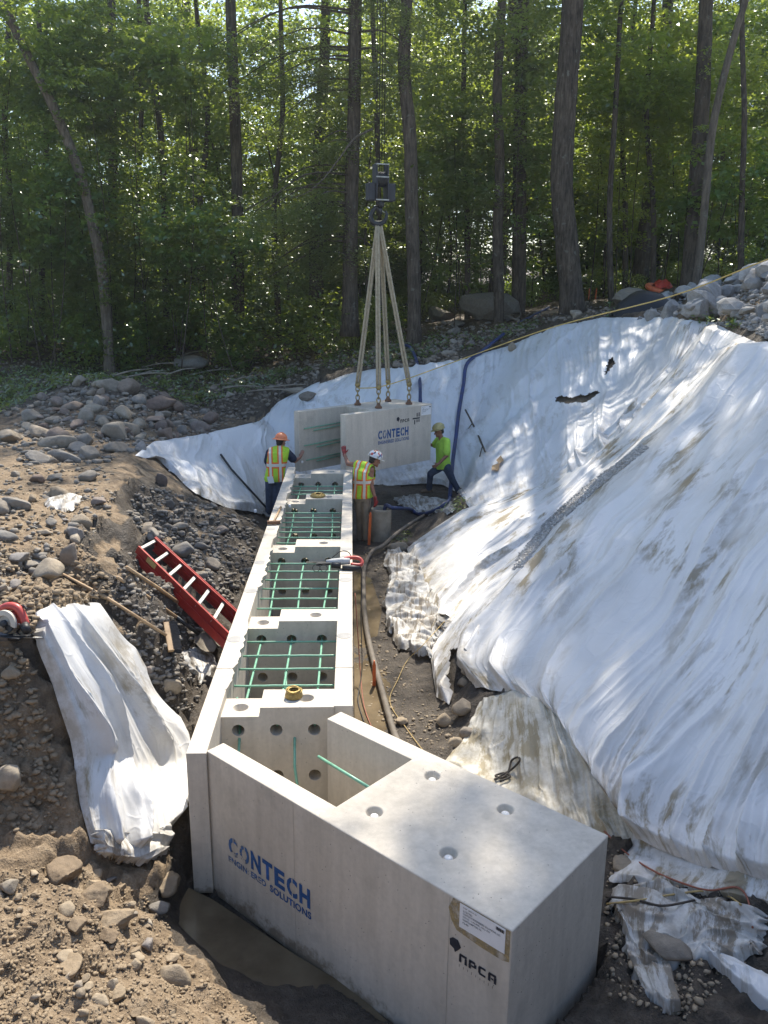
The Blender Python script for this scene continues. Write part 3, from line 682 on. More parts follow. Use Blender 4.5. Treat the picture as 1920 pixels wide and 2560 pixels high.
module('mitred end block of the foundation wall holding the thick brass coil of tie wire', 5.49, 6.187, SE[0], SE[0], 6.177, 6.494, [], (6.50, 6.90))
module('wall block with the widest open cell and clean rebar, next to the mitred end block', SE[0], SE[0], SE[1], SE[1], 8.004, 8.328, [(-1.14,7.55),(-.08,7.62),(-1.14,8.9),(-.08,9.25)], (6.91, 8.0))
module('middle wall block carrying the red reciprocating saw on its rail', SE[1], SE[1], SE[2], SE[2], 10.553, 10.886, [(-1.14,9.9),(-.08,10.1),(-.08,10.45),(-1.14,11.4),(-.08,11.5)], (9.0, 10.55))
module('wall block carrying the wooden-handled hammer and the thin coil of tie wire', SE[2], SE[2], SE[3], SE[3], 13.13, 13.45, [(-.08,12.5),(-.08,12.9),(-1.14,12.6),(-.08,13.6)], (10.9, 13.12))
module('end block of the foundation wall directly under the suspended block', SE[3], SE[3], 15.62, 15.40, 15.05, 15.396, [], (13.5, 15.04))

def rebar_mat(label, bs, b0, b1, offs=(0,0,0)):
    e = thing('rebar_mat', label, 'rebar', wl(-.63, (b0+b1)/2, .95), 'rebar mats in the foundation cells')
    for b in bs:
        pts = [wl(a, b + random.uniform(-.004,.004), 1.012) for a in np.linspace(-WW+TL-.02, -TR+.02, 14)]
        o = MB().tube(pts, [.0105 + .0007*(i % 2) for i in range(14)], 8).build('bar', M['epoxy'], None, True); o.parent = e; o.matrix_parent_inverse = Matrix.Translation(-e.location)
    for a, of in zip(HA, offs):
        pts = [wl(a + of*math.sin(b*1.7), b, .988) for b in np.linspace(b0-.22, b1+.22, 10)]
        o = MB().tube(pts, .0115, 8).build('bar', M['epoxy'], None, True); o.parent = e; o.matrix_parent_inverse = Matrix.Translation(-e.location)
    return e
rebar_mat('four green crossbars in the widest open cell beside the thick wire coil', [7.92, 7.584, 7.29, 6.943], 6.5, 7.98)
rebar_mat('six green crossbars in the cell under the red reciprocating saw', [10.421,10.109,9.793,9.48,9.146,8.837], 8.33, 10.53, (.02,.015,-.02))
rebar_mat('seven green crossbars in the cell beside the wooden-handled hammer', [12.97,12.684,12.417,12.135,11.888,11.607,11.337], 10.89, 13.1, (.02,.02,.015))
rebar_mat('three green crossbars in the last cell before the suspended block', [14.839,14.504,14.235], 13.46, 15.02)
for nm, p0, p1 in (('green rebar stub bent up at the corner of the widest open cell', wl(-1.0,6.72,.55), wl(-1.02,6.75,1.0)), ('short green rebar stub standing in the widest open cell', wl(-.60,6.98,.5), wl(-.64,7.35,.95))):
    tag(MB().tube([p0, p1], .011, 8).build('rebar_stub', M['epoxy'], None, True), nm, 'rebar')
def sleeve(label, p):
    e = thing('pipe_sleeve', label, 'pipe', (p.x, p.y, .06), 'black sleeves standing in the foundation cells')
    prof = [(.085,0)] + [(.105 + .008*(k % 2), .02 + .02*k) for k in range(9)] + [(.098,.2),(.088,.19),(.085,0)]
    o = MB().lathe(prof, 22).build('corrugated_wall', M['dark'], e, True)
    MB().lathe([(.118,.13),(.12,.15),(.108,.155)], 18).build('collar', M['dark'], e, True)
    return e
for lab, a, b in (('black corrugated sleeve in the widest open cell', -.46, 7.45), ('black corrugated sleeve in the cell under the red saw', -.40, 9.75), ('black corrugated sleeve in the cell by the hammer', -.38, 12.2)):
    s_ = sleeve(lab, wl(a, b)); s_.scale = (1.15, 1.15, 1.7); s_.rotation_euler = (.1, -.15, 0)

M['seam'] = pm('form seam', (.42,.38,.31), (.34,.31,.25), 30, .9, coord='pos')
# ------------------------------------------------------------------ lettering
def txt(body, size, m, off=0, spacing=1.0):
    cu = bpy.data.curves.new('txt', 'FONT'); cu.body = body; cu.size = size; cu.offset = off; cu.space_character = spacing; cu.resolution_u = 3
    cu.extrude = 0
    o = bpy.data.objects.new('txt', cu); col.objects.link(o)
    dg = bpy.context.evaluated_depsgraph_get(); dg.update()
    me = bpy.data.meshes.new_from_object(o.evaluated_get(dg)); bpy.data.objects.remove(o); bpy.data.curves.remove(cu)
    return me
def fit(me, w, h):
    co = np.zeros(len(me.vertices)*3, np.float32); me.vertices.foreach_get('co', co); co = co.reshape(-1,3)
    lo, hi = co.min(0), co.max(0); co[:,0] = (co[:,0]-lo[0])/(hi[0]-lo[0])*w; co[:,1] = (co[:,1]-lo[1])/(hi[1]-lo[1])*h
    me.vertices.foreach_set('co', co.ravel()); me.update(); return me
def spray(name, c, keep, scale=9, edge=.07):
    """stencilled spray paint, worn through to the concrete in places"""
    m, t, b, o = nodes(name); v = obc(t)
    t.links.new(ramp(t, noise(t, v, 30, 4), [(.3, tuple(x*.8 for x in c)), (.7, tuple(min(1, x*1.3) for x in c))]), b.inputs['Base Color']); b.inputs['Roughness'].default_value = .8
    tr = N(t, 'ShaderNodeBsdfTransparent'); ms = N(t, 'ShaderNodeMixShader')
    t.links.new(ramp(t, noise(t, v, scale, 5, .62), [(max(0, 1-keep-edge), 0.0), (min(1, 1-keep+edge), 1.0)]), ms.inputs[0])
    t.links.new(tr.outputs[0], ms.inputs[1]); t.links.new(b.outputs[0], ms.inputs[2]); t.links.new(ms.outputs[0], o.inputs[0]); return m
M['blue_sp'] = spray('blue stencil paint', (.018,.075,.22), .72); M['blue_faint'] = spray('faded blue stencil paint', (.05,.12,.27), .56, 14)
M['blue_mid'] = spray('thin blue stencil paint', (.03,.09,.24), .62, 14)
M['black_sp'] = spray('black stencil paint', (.018,.02,.03), .76, 20)
def on_face(me, name, m, root, O, ux, uz, nrm, x, z, eps=.003):
    """lay a flat mesh on a face: O = face origin, ux/uz in-plane axes"""
    Mx = Matrix((( *ux, 0), (*uz, 0), (*nrm, 0), (0,0,0,1))).transposed()
    Mx.translation = Vector(O) + Vector(ux)*x + Vector(uz)*z + Vector(nrm)*eps
    me.transform(Mx); o = put(name, me, m); o.parent = root; o.matrix_parent_inverse = Matrix.Translation(-root.location); return o
STEN = {  # stencil bridges: letter -> vertical gaps are cut as thin concrete-coloured strips
}
def word(root, O, ux, uz, n, body, x0, x1, z0, z1, m, off, spacing=1.05, mats=None, bridges=True, m_list=None):
    """each letter is one mesh so that single letters can be fainter"""
    if mats is None:
        return [on_face(fit(txt(body, 1, m, off, spacing), x1-x0, z1-z0), 'lettering', m, root, O, ux, uz, n, x0, z0)]
    out = []; wd = (x1-x0)/len(body)
    for i, ch in enumerate(body):
        if ch == ' ': continue
        me = fit(txt(ch, 1, m, off), wd*.84, z1-z0)
        out.append(on_face(me, 'letter', mats.get(i, m), root, O, ux, uz, n, x0+i*wd, z0))
        zm = (z1-z0)
        if bridges and ch in 'COEH':
            bw = wd*.07
            bx = x0+i*wd + wd*(.42 if ch in 'CO' else .30)
            if ch in 'CO':
                b = fit(MB().add([(0,0,0),(1,0,0),(1,1,0),(0,1,0)], [(0,1,2,3)]).mesh('s'), bw, zm)
            else:
                b = fit(MB().add([(0,0,0),(1,0,0),(1,1,0),(0,1,0)], [(0,1,2,3)]).mesh('s'), wd*.1, zm*.5); 
            if ch in 'CO': on_face(b, 'stencil_bridge', M['concrete'], root, O, ux, uz, n, bx, z0, .0045)
    return out
def emblem(root, O, ux, uz, n, x, z, s):
    pts = [(-.52,.35),(-.2,.62),(.25,.6),(.55,.1),(.35,-.2),(0,-.62),(-.1,-.35),(-.5,-.2)]
    on_face(MB().add([(a*s, b*s, 0) for a, b in pts], [tuple(range(len(pts)))]).mesh('emblem'), 'emblem', M['black_sp'], root, O, ux, uz, n, x, z)
def npca(root, O, ux, uz, n, x0, x1, z0, z1, thin=True):
    """angular stencil letters: n p c a, with a fainter second line below"""
    w_ = (x1-x0)/4; h = z1-z0; sw = w_*.24
    def rc(px, pz, a, b):
        on_face(MB().add([(0,0,0),(a,0,0),(a,b,0),(0,b,0)], [(0,1,2,3)]).mesh('l'), 'letter_stroke', M['black_sp'], root, O, ux, uz, n, x0+px, z0+pz)
    rc(0,0,sw,h*.86); rc(.06*w_,h*.72,w_*.72,h*.28); rc(w_*.58,0,sw,h*.70)                       # N
    rc(w_,0,sw,h*.86); rc(w_*1.04,h*.72,w_*.62,h*.28); rc(w_*1.56,h*.36,sw,h*.40); rc(w_*1.28,h*.30,w_*.44,h*.22)   # P
    rc(w_*2,.14*h,sw,h*.72); rc(w_*2.08,h*.76,w_*.66,h*.24); rc(w_*2.08,0,w_*.66,h*.24)             # C
    rc(w_*3,0,sw,h*.84); rc(w_*3.06,h*.72,w_*.72,h*.28); rc(w_*3.58,0,sw,h*.70); rc(w_*3.3,h*.30,w_*.24,h*.18)      # A
    if thin:
        for k in range(9): rc(.04*w_ + k*w_*.43, -h*.62, w_*.035, h*.30)
def sticker(root, O, ux, uz, n, x0, z0, w_, h, small=False):
    st = MB().box((0,0,0),(w_,h,.0015)).mesh('l'); o = on_face(st, 'paper_label', M['paper'], root, O, ux, uz, n, x0, z0, .003)
    lines = [('FD3457   MADE IN USA', .93, .05, .30), ('2157701', .78, .075, .2), ('CONTECH ENGINEERED SOLUTIONS, LLC', .655, .085, .82), ('(2213) - LAUREL HILL RD', .53, .085, .60), ('NORTHAMPTON, PA', .405, .085, .42), ('FS-05', .285, .075, .13)]
    for body, zz, hh, ww in lines:
        me = fit(txt(body, 1, M['ink'], .006), w_*ww, h*hh)
        t_ = on_face(me, 'printed_line', M['ink'], root, O, ux, uz, n, x0+.08*w_, z0+h*(zz-.06), .0062)
    for k in range(14):
        on_face(MB().add([(0,0,0),(.006*w_*(1+k%3),0,0),(.006*w_*(1+k%3),h*.13,0),(0,h*.13,0)], [(0,1,2,3)]).mesh('b'), 'bar_code_line', M['ink'], root, O, ux, uz, n, x0+w_*(.80+.0125*k), z0+h*.80, .0062)
    return o

# ------------------------------------------------------------------ wing block (standing) and suspended block
def ublock(label, O, D, R, L1, L2, Wd, T, sol, z0, ztop, recess, tilt=0, group=None):
    """O = solid-end corner; D = towards the open end; R = across. Wall on the O side has length L1, the far wall L2."""
    e = thing('wing_wall_block', label, 'concrete block', Vector((O.x, O.y, z0)), group)
    poly = [(0,0),(0,Wd),(L2,Wd),(L2,Wd-T),(sol,Wd-T),(sol,T),(L1,T),(L1,0)]
    n = len(poly); vs = [O + D*a + R*b + Vector((0,0,z - O.z + tilt*a)) for z in (z0, ztop) for a, b in poly]
    mb = MB().add(vs, [tuple(range(n)), tuple(range(n,2*n))[::-1]] + [(i, n+i, n+(i+1)%n, (i+1)%n) for i in range(n)])
    body = mb.build('concrete_body', M['concrete'])
    bm = bmesh.new(); bm.from_mesh(body.data); bmesh.ops.recalc_face_normals(bm, faces=bm.faces); bm.to_mesh(body.data); bm.free()
    cs = []; ps = []
    for a, b in recess:
        p = O + D*a + R*b; zt = ztop + tilt*a; cs.append(cone((p.x, p.y, zt), .04, .066, .05)); ps.append((p, zt))
    cut(body, cs)
    bv_ = body.modifiers.new('bevel','BEVEL'); bv_.width = .008; bv_.segments = 2; bv_.limit_method = 'ANGLE'; bv_.angle_limit = .6
    body.parent = e; body.matrix_parent_inverse = Matrix.Translation(-e.location)
    if not tilt:
        for p, zt in ps:
            o = anchor(None, p, zt, .045); o.parent = e; o.matrix_parent_inverse = Matrix.Translation(-e.location)
    return e, ps
wing, _ = ublock('large mitred concrete block with blue stencil and paper label standing in the puddle', FO.copy(), FD, FR, FL, FL2, FW, FT, FSOL, -.03, WT, [(1.229,.866),(1.248,.284),(.63,.883),(.638,.279)])
uxF, uzF, nF = -FD, Vector((0,0,1)), -FR
OF = FO + FD*0
def fx(d): return -d           # face x runs from the far end towards the solid corner
blu, fnt = M['blue_sp'], M['blue_faint']
word(wing, OF, uxF, uzF, nF, 'CONTECH', -2.437, -1.545, .447, .60, blu, .045, mats={0: fnt, 1: M['blue_faint']})
word(wing, OF, uxF, uzF, nF, 'ENGINEERED', -2.444, -2.02, .372, .425, fnt, .03)
word(wing, OF, uxF, uzF, nF, 'SOLUTIONS', -1.98, -1.557, .366, .425, blu, .03)
npca(wing, OF, uxF, uzF, nF, -.334, -.069, .803, .861); emblem(wing, OF, uxF, uzF, nF, -.365, .893, .075)
gl_poly = [(-.01,.0),(.05,.02),(.2,.0),(.33,.01),(.40,.03),(.405,.10),(.385,.17),(.36,.19),(.0,.19)]
on_face(MB().add([(a, b, 0) for a, b in [(-.40,1.05),(-.36,1.0),(-.2,.985),(-.05,.985),(-.008,1.0),(-.008,1.199),(-.39,1.199),(-.42,1.12)]], [tuple(range(8))]).mesh('glue'), 'adhesive_stain', spray('adhesive stain', (.33,.25,.12), .54, 14, .16), wing, OF, uxF, uzF, nF, 0, 0, .002)
sticker(wing, OF, uxF, uzF, nF, -.341, 1.036, .303, .157)
for d_x in (-.415, -1.72):
    on_face(MB().add([(0,0,0),(.004,0,0),(.004,1.19,0),(0,1.19,0)], [(0,1,2,3)]).mesh('seam'), 'form_seam', M['seam'], wing, OF, uxF, uzF, nF, d_x, .0, .0012)

TH = .784; HE = Vector((-math.sin(TH), -math.cos(TH), 0)); HN = Vector((math.cos(TH), -math.sin(TH), 0))
HZ = 2.154; HL, HLA, HW, HT, HS = 2.457, .388, 1.096, .158, 1.594
HO = Vector((-.746, 15.93, HZ)) - HE*HL           # far corner of the lettered face
hung, hps = ublock('concrete wing block with blue stencil hanging from the crane slings', HO.copy(), HE, -HN, HL, HL+HLA, HW, HT, HS, HZ-1.205, HZ, [(HS-.25,.24),(HS-.25,HW-.24),(.45,.24),(.45,HW-.24)])
uxH, nH = -HE, HN
OH = HO - HE*0
HO0 = Vector((HO.x, HO.y, 0)); zb = HZ-1.205
def hx(t): return -HL + t                          # t measured from the near end of the face
word(hung, HO0, uxH, uzF, nH, 'CONTECH', hx(.87), hx(1.77), zb+.62, zb+.80, blu, .045, mats={1: fnt})
word(hung, HO0, uxH, uzF, nH, 'ENGINEERED SOLUTIONS', hx(.87), hx(1.77), zb+.52, zb+.59, M['blue_mid'], .025)
npca(hung, HO0, uxH, uzF, nH, hx(1.50), hx(1.78), zb+.90, zb+.965, False); emblem(hung, HO0, uxH, uzF, nH, hx(1.44), zb+.97, .085)
for (px, pz, a, b) in ((1.87,.93,.22,.028),(1.99,.975,.03,.08),(2.05,.975,.03,.085),(1.92,.82,.03,.09),(1.99,.86,.03,.06),(2.05,.86,.03,.06)):
    on_face(MB().add([(0,0,0),(a,0,0),(a,b,0),(0,b,0)], [(0,1,2,3)]).mesh('s'), 'stencil_mark', M['black_sp'], hung, HO0, uxH, uzF, nH, hx(px), zb+pz)
sticker(hung, HO0, uxH, uzF, nH, hx(2.13), zb+.985, .30, .19)
for z_, l0, l1 in ((.86,.10,1.15),(.80,.35,1.15),(.52,.10,1.15),(.46,.42,1.15),(.22,.15,1.1),(.17,.42,1.1)):     # green dowels lying along the inside of the far arm
    a = HO + HE*(HL+HLA-l0) - HN*(HW-HT-.03); b = HO + HE*(HL+HLA-l1) - HN*(HW-HT-.03)
    o = MB().tube([Vector((a.x,a.y,zb+z_)), Vector((b.x,b.y,zb+z_+.03))], .0115, 8).build('dowel', M['epoxy'], None, True); o.parent = hung; o.matrix_parent_inverse = Matrix.Translation(-hung.location)
# loose bars in the standing wing block
tag(MB().tube([wl(-.74,5.98,.93), wl(-.60,5.75,.75)] and [FO+FD*2.12+FR*.62+Vector((0,0,1.10)), FO+FD*1.48+FR*.50+Vector((0,0,1.17))], .0115, 8).build('rebar_bar', M['epoxy'], None, True), 'loose green rebar leaning across the opening of the mitred block', 'rebar')
for a in (-.935, -.484):
    tag(MB().tube([wl(a, 6.3, .99), wl(a+.02, 5.95, .80), wl(a+.10, 5.72, .35)], .0115, 8).build('rebar_bar', M['epoxy'], None, True), 'green rebar drooping out of a divider hole into the mitred block', 'rebar', 'bars drooping from divider holes')

# ------------------------------------------------------------------ crane block, slings, shackles
CX, CYH = 0.0, 0.0
top = sum((p for p, z in hps), Vector())/4; HKZ = q(818, 480, top.y).z
hk = q(818, 478, top.y)
def Hq(u, v): return q(u, v, top.y)
cb = thing('crane_hook_block', 'dark crane hook block hanging on wire ropes above the suspended concrete block', 'hook block', hk)
def inpar(o, e): o.parent = e; o.matrix_parent_inverse = Matrix.Translation(-e.location); return o
sx = (Hq(850,400)-Hq(795,400)).length
RZ = Matrix.Translation(Hq(822, 402)) @ Matrix.Rotation(.32, 4, 'Z') @ Matrix.Scale(.77, 4)
def loc(x, y, z): return RZ @ Vector((x, y, z))
for s, nm in ((-1,'cheek_plate'),(1,'cheek_plate')):
    mb = MB().prism([(-.17,-.36),(.17,-.36),(.20,-.1),(.17,.52),(-.17,.52),(-.20,-.1)], -.02, .02, RZ @ Matrix.Translation((s*.15,0,0)) @ Matrix.Rotation(math.pi/2,4,'Y') @ Matrix.Rotation(math.pi/2,4,'Z'))
    inpar(mb.build(nm, M['crane'], bevel=.01), cb)
for s in (-1,1):
    inpar(MB().box((s*.17 if s > 0 else -.36, -.15, -.36), (.36 if s > 0 else -.17, .15, .06), RZ).build('side_weight', M['crane'], bevel=.02), cb)
for k in range(5):
    inpar(MB().lathe([(.05,-.018),(.19,-.018),(.17,0),(.19,.018),(.05,.018)], 22, RZ @ Matrix.Translation((-.104+.052*k,0,.16)) @ Matrix.Rotation(math.pi/2,4,'Y')).build('sheave', M['gunmetal'], None, True), cb)
for zz in (.5,.2,-.34):
    inpar(MB().box((-.17,-.19,zz-.015),(.17,-.165,zz+.015), RZ).build('tie_bar', M['steel']), cb)
inpar(MB().lathe([(.10,-.5),(.10,-.37),(.08,-.36)], 16, RZ, True).build('swivel', M['gunmetal'], None, True), cb)
inpar(MB().lathe([(.055,-.66),(.055,-.5)], 14, RZ, True).build('shank', M['gunmetal'], None, True), cb)
hc = hk + Vector((0,0,.10)); hpts = []; hr = []
inpar(MB().tube(cr([loc(0,0,-.62), hc+Vector((-.05,0,.16)), hc+Vector((-.15,0,.02)), hc+Vector((-.12,0,-.11)), hc+Vector((0,0,-.155)), hc+Vector((.12,0,-.09)), hc+Vector((.155,0,.03)), hc+Vector((.13,0,.10))], 6), list(np.interp(np.linspace(0,1,43), [0,.25,.55,.8,1],[.036,.044,.05,.036,.012])), 12).build('hook', M['gunmetal'], None, True), cb)
inpar(MB().bar(hc+Vector((-.02,0,.15)), hc+Vector((.12,0,.06)), .03, .012).build('safety_latch', M['steel']), cb)
for k in range(4):
    xo = -.10+.064*k; a = loc(xo, .0, .3); b = a + Vector((.02*k-.05, .4, 13))
    tag(MB().tube([a, b], .0065, 6).build('wire_rope', M['gunmetal'], None, True), 'steel wire rope running up from the crane hook block', 'wire rope', 'wire ropes of the crane hook block')
for i, (p, zt) in enumerate(hps):
    lab = ['tan round sling from hook to the lettered-face corner nearest the open end','tan round sling from hook to the corner above the open far arm','tan round sling from hook to the corner beside the paper label','tan round sling from hook to the hidden back corner'][i]
    s0 = Vector((p.x, p.y, zt)); e = thing('lifting_sling', lab, 'sling', s0, 'slings of the suspended block')
    sh = s0 + Vector((0,0,.42)); hp = hc + Vector((.02*(i-1.5), 0, -.09)); dr = (hp-sh).normalized(); sd = dr.cross(Vector((0,1,0))).normalized()
    for sg in (-1,1):
        pts = [sh.lerp(hp, t) + sd*sg*.028*(1-.3*t) + Vector((0,0,-.015*math.sin(math.pi*t))) for t in np.linspace(0,1,9)]
        inpar(MB().tube(pts, [.026]*9, 8).build('webbing', M['sling'], None, True), e)
    inpar(MB().lathe([(.05,-.035),(.058,0),(.05,.035)], 12, Matrix.Translation(sh) @ Matrix.Rotation(math.pi/2,4,'X'), True).build('thimble', M['brass'], None, True), e)
    # shackle, two chain links and the lifting clutch
    for kz, rot in ((.34,0),(.25,1),(.16,0)):
        c = s0 + Vector((0,0,kz)); ax = Vector((1,0,0)) if rot == 0 else Vector((0,1,0))
        ring = [c + ax*(.036*math.cos(t)) + Vector((0,0,.062*math.sin(t))) for t in np.linspace(0, 2*math.pi, 15)]
        inpar(MB().tube(ring, .0125, 7).build('chain_link', M['brass'], None, True), e)
    inpar(MB().lathe([(.07,0.003),(.075,.03),(.045,.06),(.03,.11)], 14, Matrix.Translation(s0), True).build('lifting_clutch', M['rust'], None, True), e)
tl = [hps[1][0] + Vector((0,-.06,.36)), hps[0][0]+Vector((0,.1,.42)), hps[2][0]+Vector((0,0,.55)), q(1000,775,18.6), q(1200,705,17.5), q(1450,640,15.5), q(1659,560,13.5), q(1900,470,12)]
tag(MB().tube(cr(tl, 6), .012, 6).build('guide_rope', M['yrope'], None, True), 'thin yellow rope running from the sling shackles up over the rubble', 'rope')
# ------------------------------------------------------------------ tools and loose things
def child(o, e): return inpar(o, e)
# extension ladder: both rail lines surveyed
ra, rb = hit(288,1192)+Vector((0,0,.16)), hit(486,1388)+Vector((0,0,.16)); ra.z = max(ra.z, 1.42); 
A0 = g(296,1186,1.62); A1 = g(492,1376,.96); 
def reach(P_, u, v, w_):                         # point on the sight line at the ladder's width from the other rail
    best = min((g(u, v, P_.z + k*.005) for k in range(-60, 60)), key=lambda Q_: (Q_-P_).length); zz = best.z
    while (g(u, v, zz)-P_).length < w_ and zz > P_.z-.6: zz -= .004
    return g(u, v, zz)
B0 = reach(A0, 334, 1166, .43); B1 = reach(A1, 514, 1330, .43)
def lad(i, t): return A0.lerp(A1, t) if i == 0 else B0.lerp(B1, t)
e = thing('ladder', 'red fibreglass extension ladder lying on the dark bank', 'ladder', A1)
upv = (A1-A0).cross(B0-A0).normalized(); upv = upv if upv.z > 0 else -upv
for i in (0,1):
    for lay, off in ((0,0),(1,-.082)):
        a, b = lad(i, 0 if lay == 0 else .03)+upv*off, lad(i, 1.02)+upv*off; sd = (B0-A0).normalized()*(-1 if i == 0 else 1)
        if lay: a = a + sd*.02; b = b + sd*.02
        mb = MB().bar(a, b, .014, .088, upv); mb.bar(a+upv*.033-sd*.014, b+upv*.033-sd*.014, .03, .012, upv); mb.bar(a-upv*.033-sd*.014, b-upv*.033-sd*.014, .03, .012, upv)
        child(mb.build('side_rail', M['redfg']), e)
for k in range(7):
    t = .015 + k*.165
    child(MB().bar(lad(0,t), lad(1,t), .04, .028, upv).build('rung', M['alu'], bevel=.005), e)
child(MB().bar(lad(0,.12)+upv*.002-(B0-A0).normalized()*.008, lad(0,.22)+upv*.002-(B0-A0).normalized()*.008, .004, .06, upv).build('warning_label', M['yrope']), e)

def on(u, v, h=.03): p = ghit(u, v); return p + Vector((0,0,h))
def shovel(label, a, b, c, d):
    e = thing('shovel', label, 'shovel', c, 'shovels leaning on the bank')
    child(MB().tube([a, a.lerp(b,.5)+Vector((0,0,.01)), b], [.016,.019,.018], 10).build('handle', M['wood'], None, True), e)
    child(MB().tube([b-(b-a).normalized()*.03, b.lerp(c,.6), c], [.021,.020,.017], 10).build('socket', M['gunmetal'], None, True), e)
    ax = (d-c).normalized(); L = (d-c).length; sd = ax.cross(Vector((0,0,1))).normalized(); up = sd.cross(ax); vs = []; fs = []
    prof = [(0,.05),(.08,.085),(.3,.115),(.65,.11),(.85,.08),(1,.008)]
    for t, w_ in prof:
        for k in range(7):
            s = -1+2*k/6; vs.append(c + ax*(L*t) + sd*(w_*s) + up*(.035*s*s - .01 + .05*t*t))
    for i in range(5):
        for k in range(6): fs.append((i*7+k, i*7+k+1, (i+1)*7+k+1, (i+1)*7+k))
    o = MB().add(vs, fs).build('blade', M['steel'] if 0 else pm('muddy steel', (.25,.22,.17), (.13,.11,.085), 9, .6, .4), None, True)
    sm = o.modifiers.new('s','SOLIDIFY'); sm.thickness = .004; child(o, e)
shovel('wooden-handled shovel lying closer to the red ladder', on(275,1250,.12), on(402,1338,.14), on(445,1368,.12), on(476,1420,.10))
shovel('wooden-handled shovel lying between the other shovel and the broom', on(255,1272,.12), on(386,1362,.14), on(430,1392,.12), on(455,1432,.10))
bh = thing('push_broom', 'push broom with black bristles and long wooden handle on the bank', 'broom', on(372,1412))
a, b = on(108,1250,.12), on(362,1406,.16)
child(MB().tube([a, a.lerp(b,.5)+Vector((0,0,.03)), b], [.014,.015,.014], 10).build('handle', M['wood'], None, True), bh)
child(MB().tube([a.lerp(b,.13), a.lerp(b,.24)], .0165, 10).build('grip_tape', M['dark'], None, True), bh)
h0, h1 = on(362,1386,.2), on(372,1438,.15)
child(MB().bar(h0, h1, .06, .035).build('head_block', M['wood'], bevel=.006), bh)
nrm_ = (h1-h0).cross(Vector((0,0,1))).normalized(); nrm_ = nrm_ if nrm_.x > 0 else -nrm_
for k in range(26):
    p = h0.lerp(h1, (k+.5)/26)
    for s in (-1,0,1):
        pp = p + Vector((0,0,.017*s)); child(MB().tube([pp+nrm_*.02, pp+nrm_*.10+Vector((random.uniform(-.006,.006), random.uniform(-.006,.006), -.02))], [.007,.009], 5).build('bristle_tuft', M['bristle']), bh)
# reciprocating saw lying on the inner rail
e = thing('reciprocating_saw', 'red and grey corded reciprocating saw resting on the rail', 'power saw', wl(-.1, 9.62, WT))
SM_ = Matrix.Translation(wl(-.12, 9.66, WT+.06)) @ Matrix.Rotation(W_YAW-.05, 4, 'Z') @ Matrix.Rotation(.10, 4, 'X')
def sp(*p): return SM_ @ Vector(p)
child(MB().tube([sp(-.20,.02,.01), sp(-.12,.02,.015), sp(0,.015,.025), sp(.09,.01,.03)], [.028,.04,.046,.040], 12).build('gear_case', M['toolgrey'], None, True), e)
child(MB().tube([sp(-.13,-.02,-.01), sp(-.02,-.03,-.012)], [.036,.04], 12).build('rubber_boot', M['dark'], None, True), e)
child(MB().tube(cr([sp(.02,.03,.05), sp(.10,.045,.062), sp(.19,.04,.06), sp(.235,.01,.03), sp(.22,-.03,.0), sp(.10,-.03,.005)], 5), .023, 10).build('handle_loop', M['toolred'], None, True), e)
child(MB().tube([sp(.0,-.06,-.03), sp(.12,-.06,-.03), sp(.22,-.05,-.03)], [.034,.038,.03], 12).build('motor_housing', M['dark'], None, True), e)
child(MB().bar(sp(-.32,-.01,0), sp(-.15,0,.005), .07, .03).build('shoe', M['gunmetal'], bevel=.005), e)
for s in (-1,1):
    child(MB().tube([sp(-.27+s*.045,-.03,-.01)+Vector((.045*math.cos(t), -.02, .045*math.sin(t)-.03)) for t in np.linspace(0,2*math.pi,13)], .004, 6).build('blade_guard_wire', M['dark'], None, True), e)
child(MB().bar(sp(-.44,.0,.01), sp(-.30,.0,.01), .002, .022).build('blade', M['steel']), e)
child(MB().tube(cr([sp(-.13,.06,.05), sp(-.03,.12,.11), sp(.06,.13,.10), sp(.10,.10,.06)], 6), .006, 6).build('cable_loop', M['dark'], None, True), e)
tag(MB().tube(cr([sp(.22,-.03,-.02), sp(.24,-.08,-.12), wl(.10,9.3,.75), wl(.11,8.9,.25), wl(.06,8.5,.06), wl(.12,8.0,.05)], 6), .006, 6).build('power_cable', M['dark'], None, True), 'black cable dropping from the reciprocating saw down the wall', 'cable')
tag(MB().tube(cr([wl(.03,9.35,1.0), wl(.06,9.2,.6), wl(.09,8.9,.2), wl(.13,8.3,.06), wl(.25,7.6,.05), wl(.33,6.8,.06), wl(.55,6.2,.06), wl(.9,5.6,.08)], 6), .006, 6).build('extension_cord', M['cordred'], None, True), 'faded orange extension cord hanging down the wall into the mud', 'cord')
# hammer on the outer rail
e = thing('hammer', 'hammer with long wooden handle lying on the rail', 'hammer', wl(-1.13, 12.0, WT))
child(MB().tube([wl(-1.135,11.62,WT+.03), wl(-1.10,12.55,WT+.02)], .016, 8).build('handle', M['wood'], None, True), e)
child(MB().bar(wl(-1.22,11.6,WT+.035), wl(-1.03,11.62,WT+.035), .05, .05).build('hammer_head', M['rust'], bevel=.008), e)
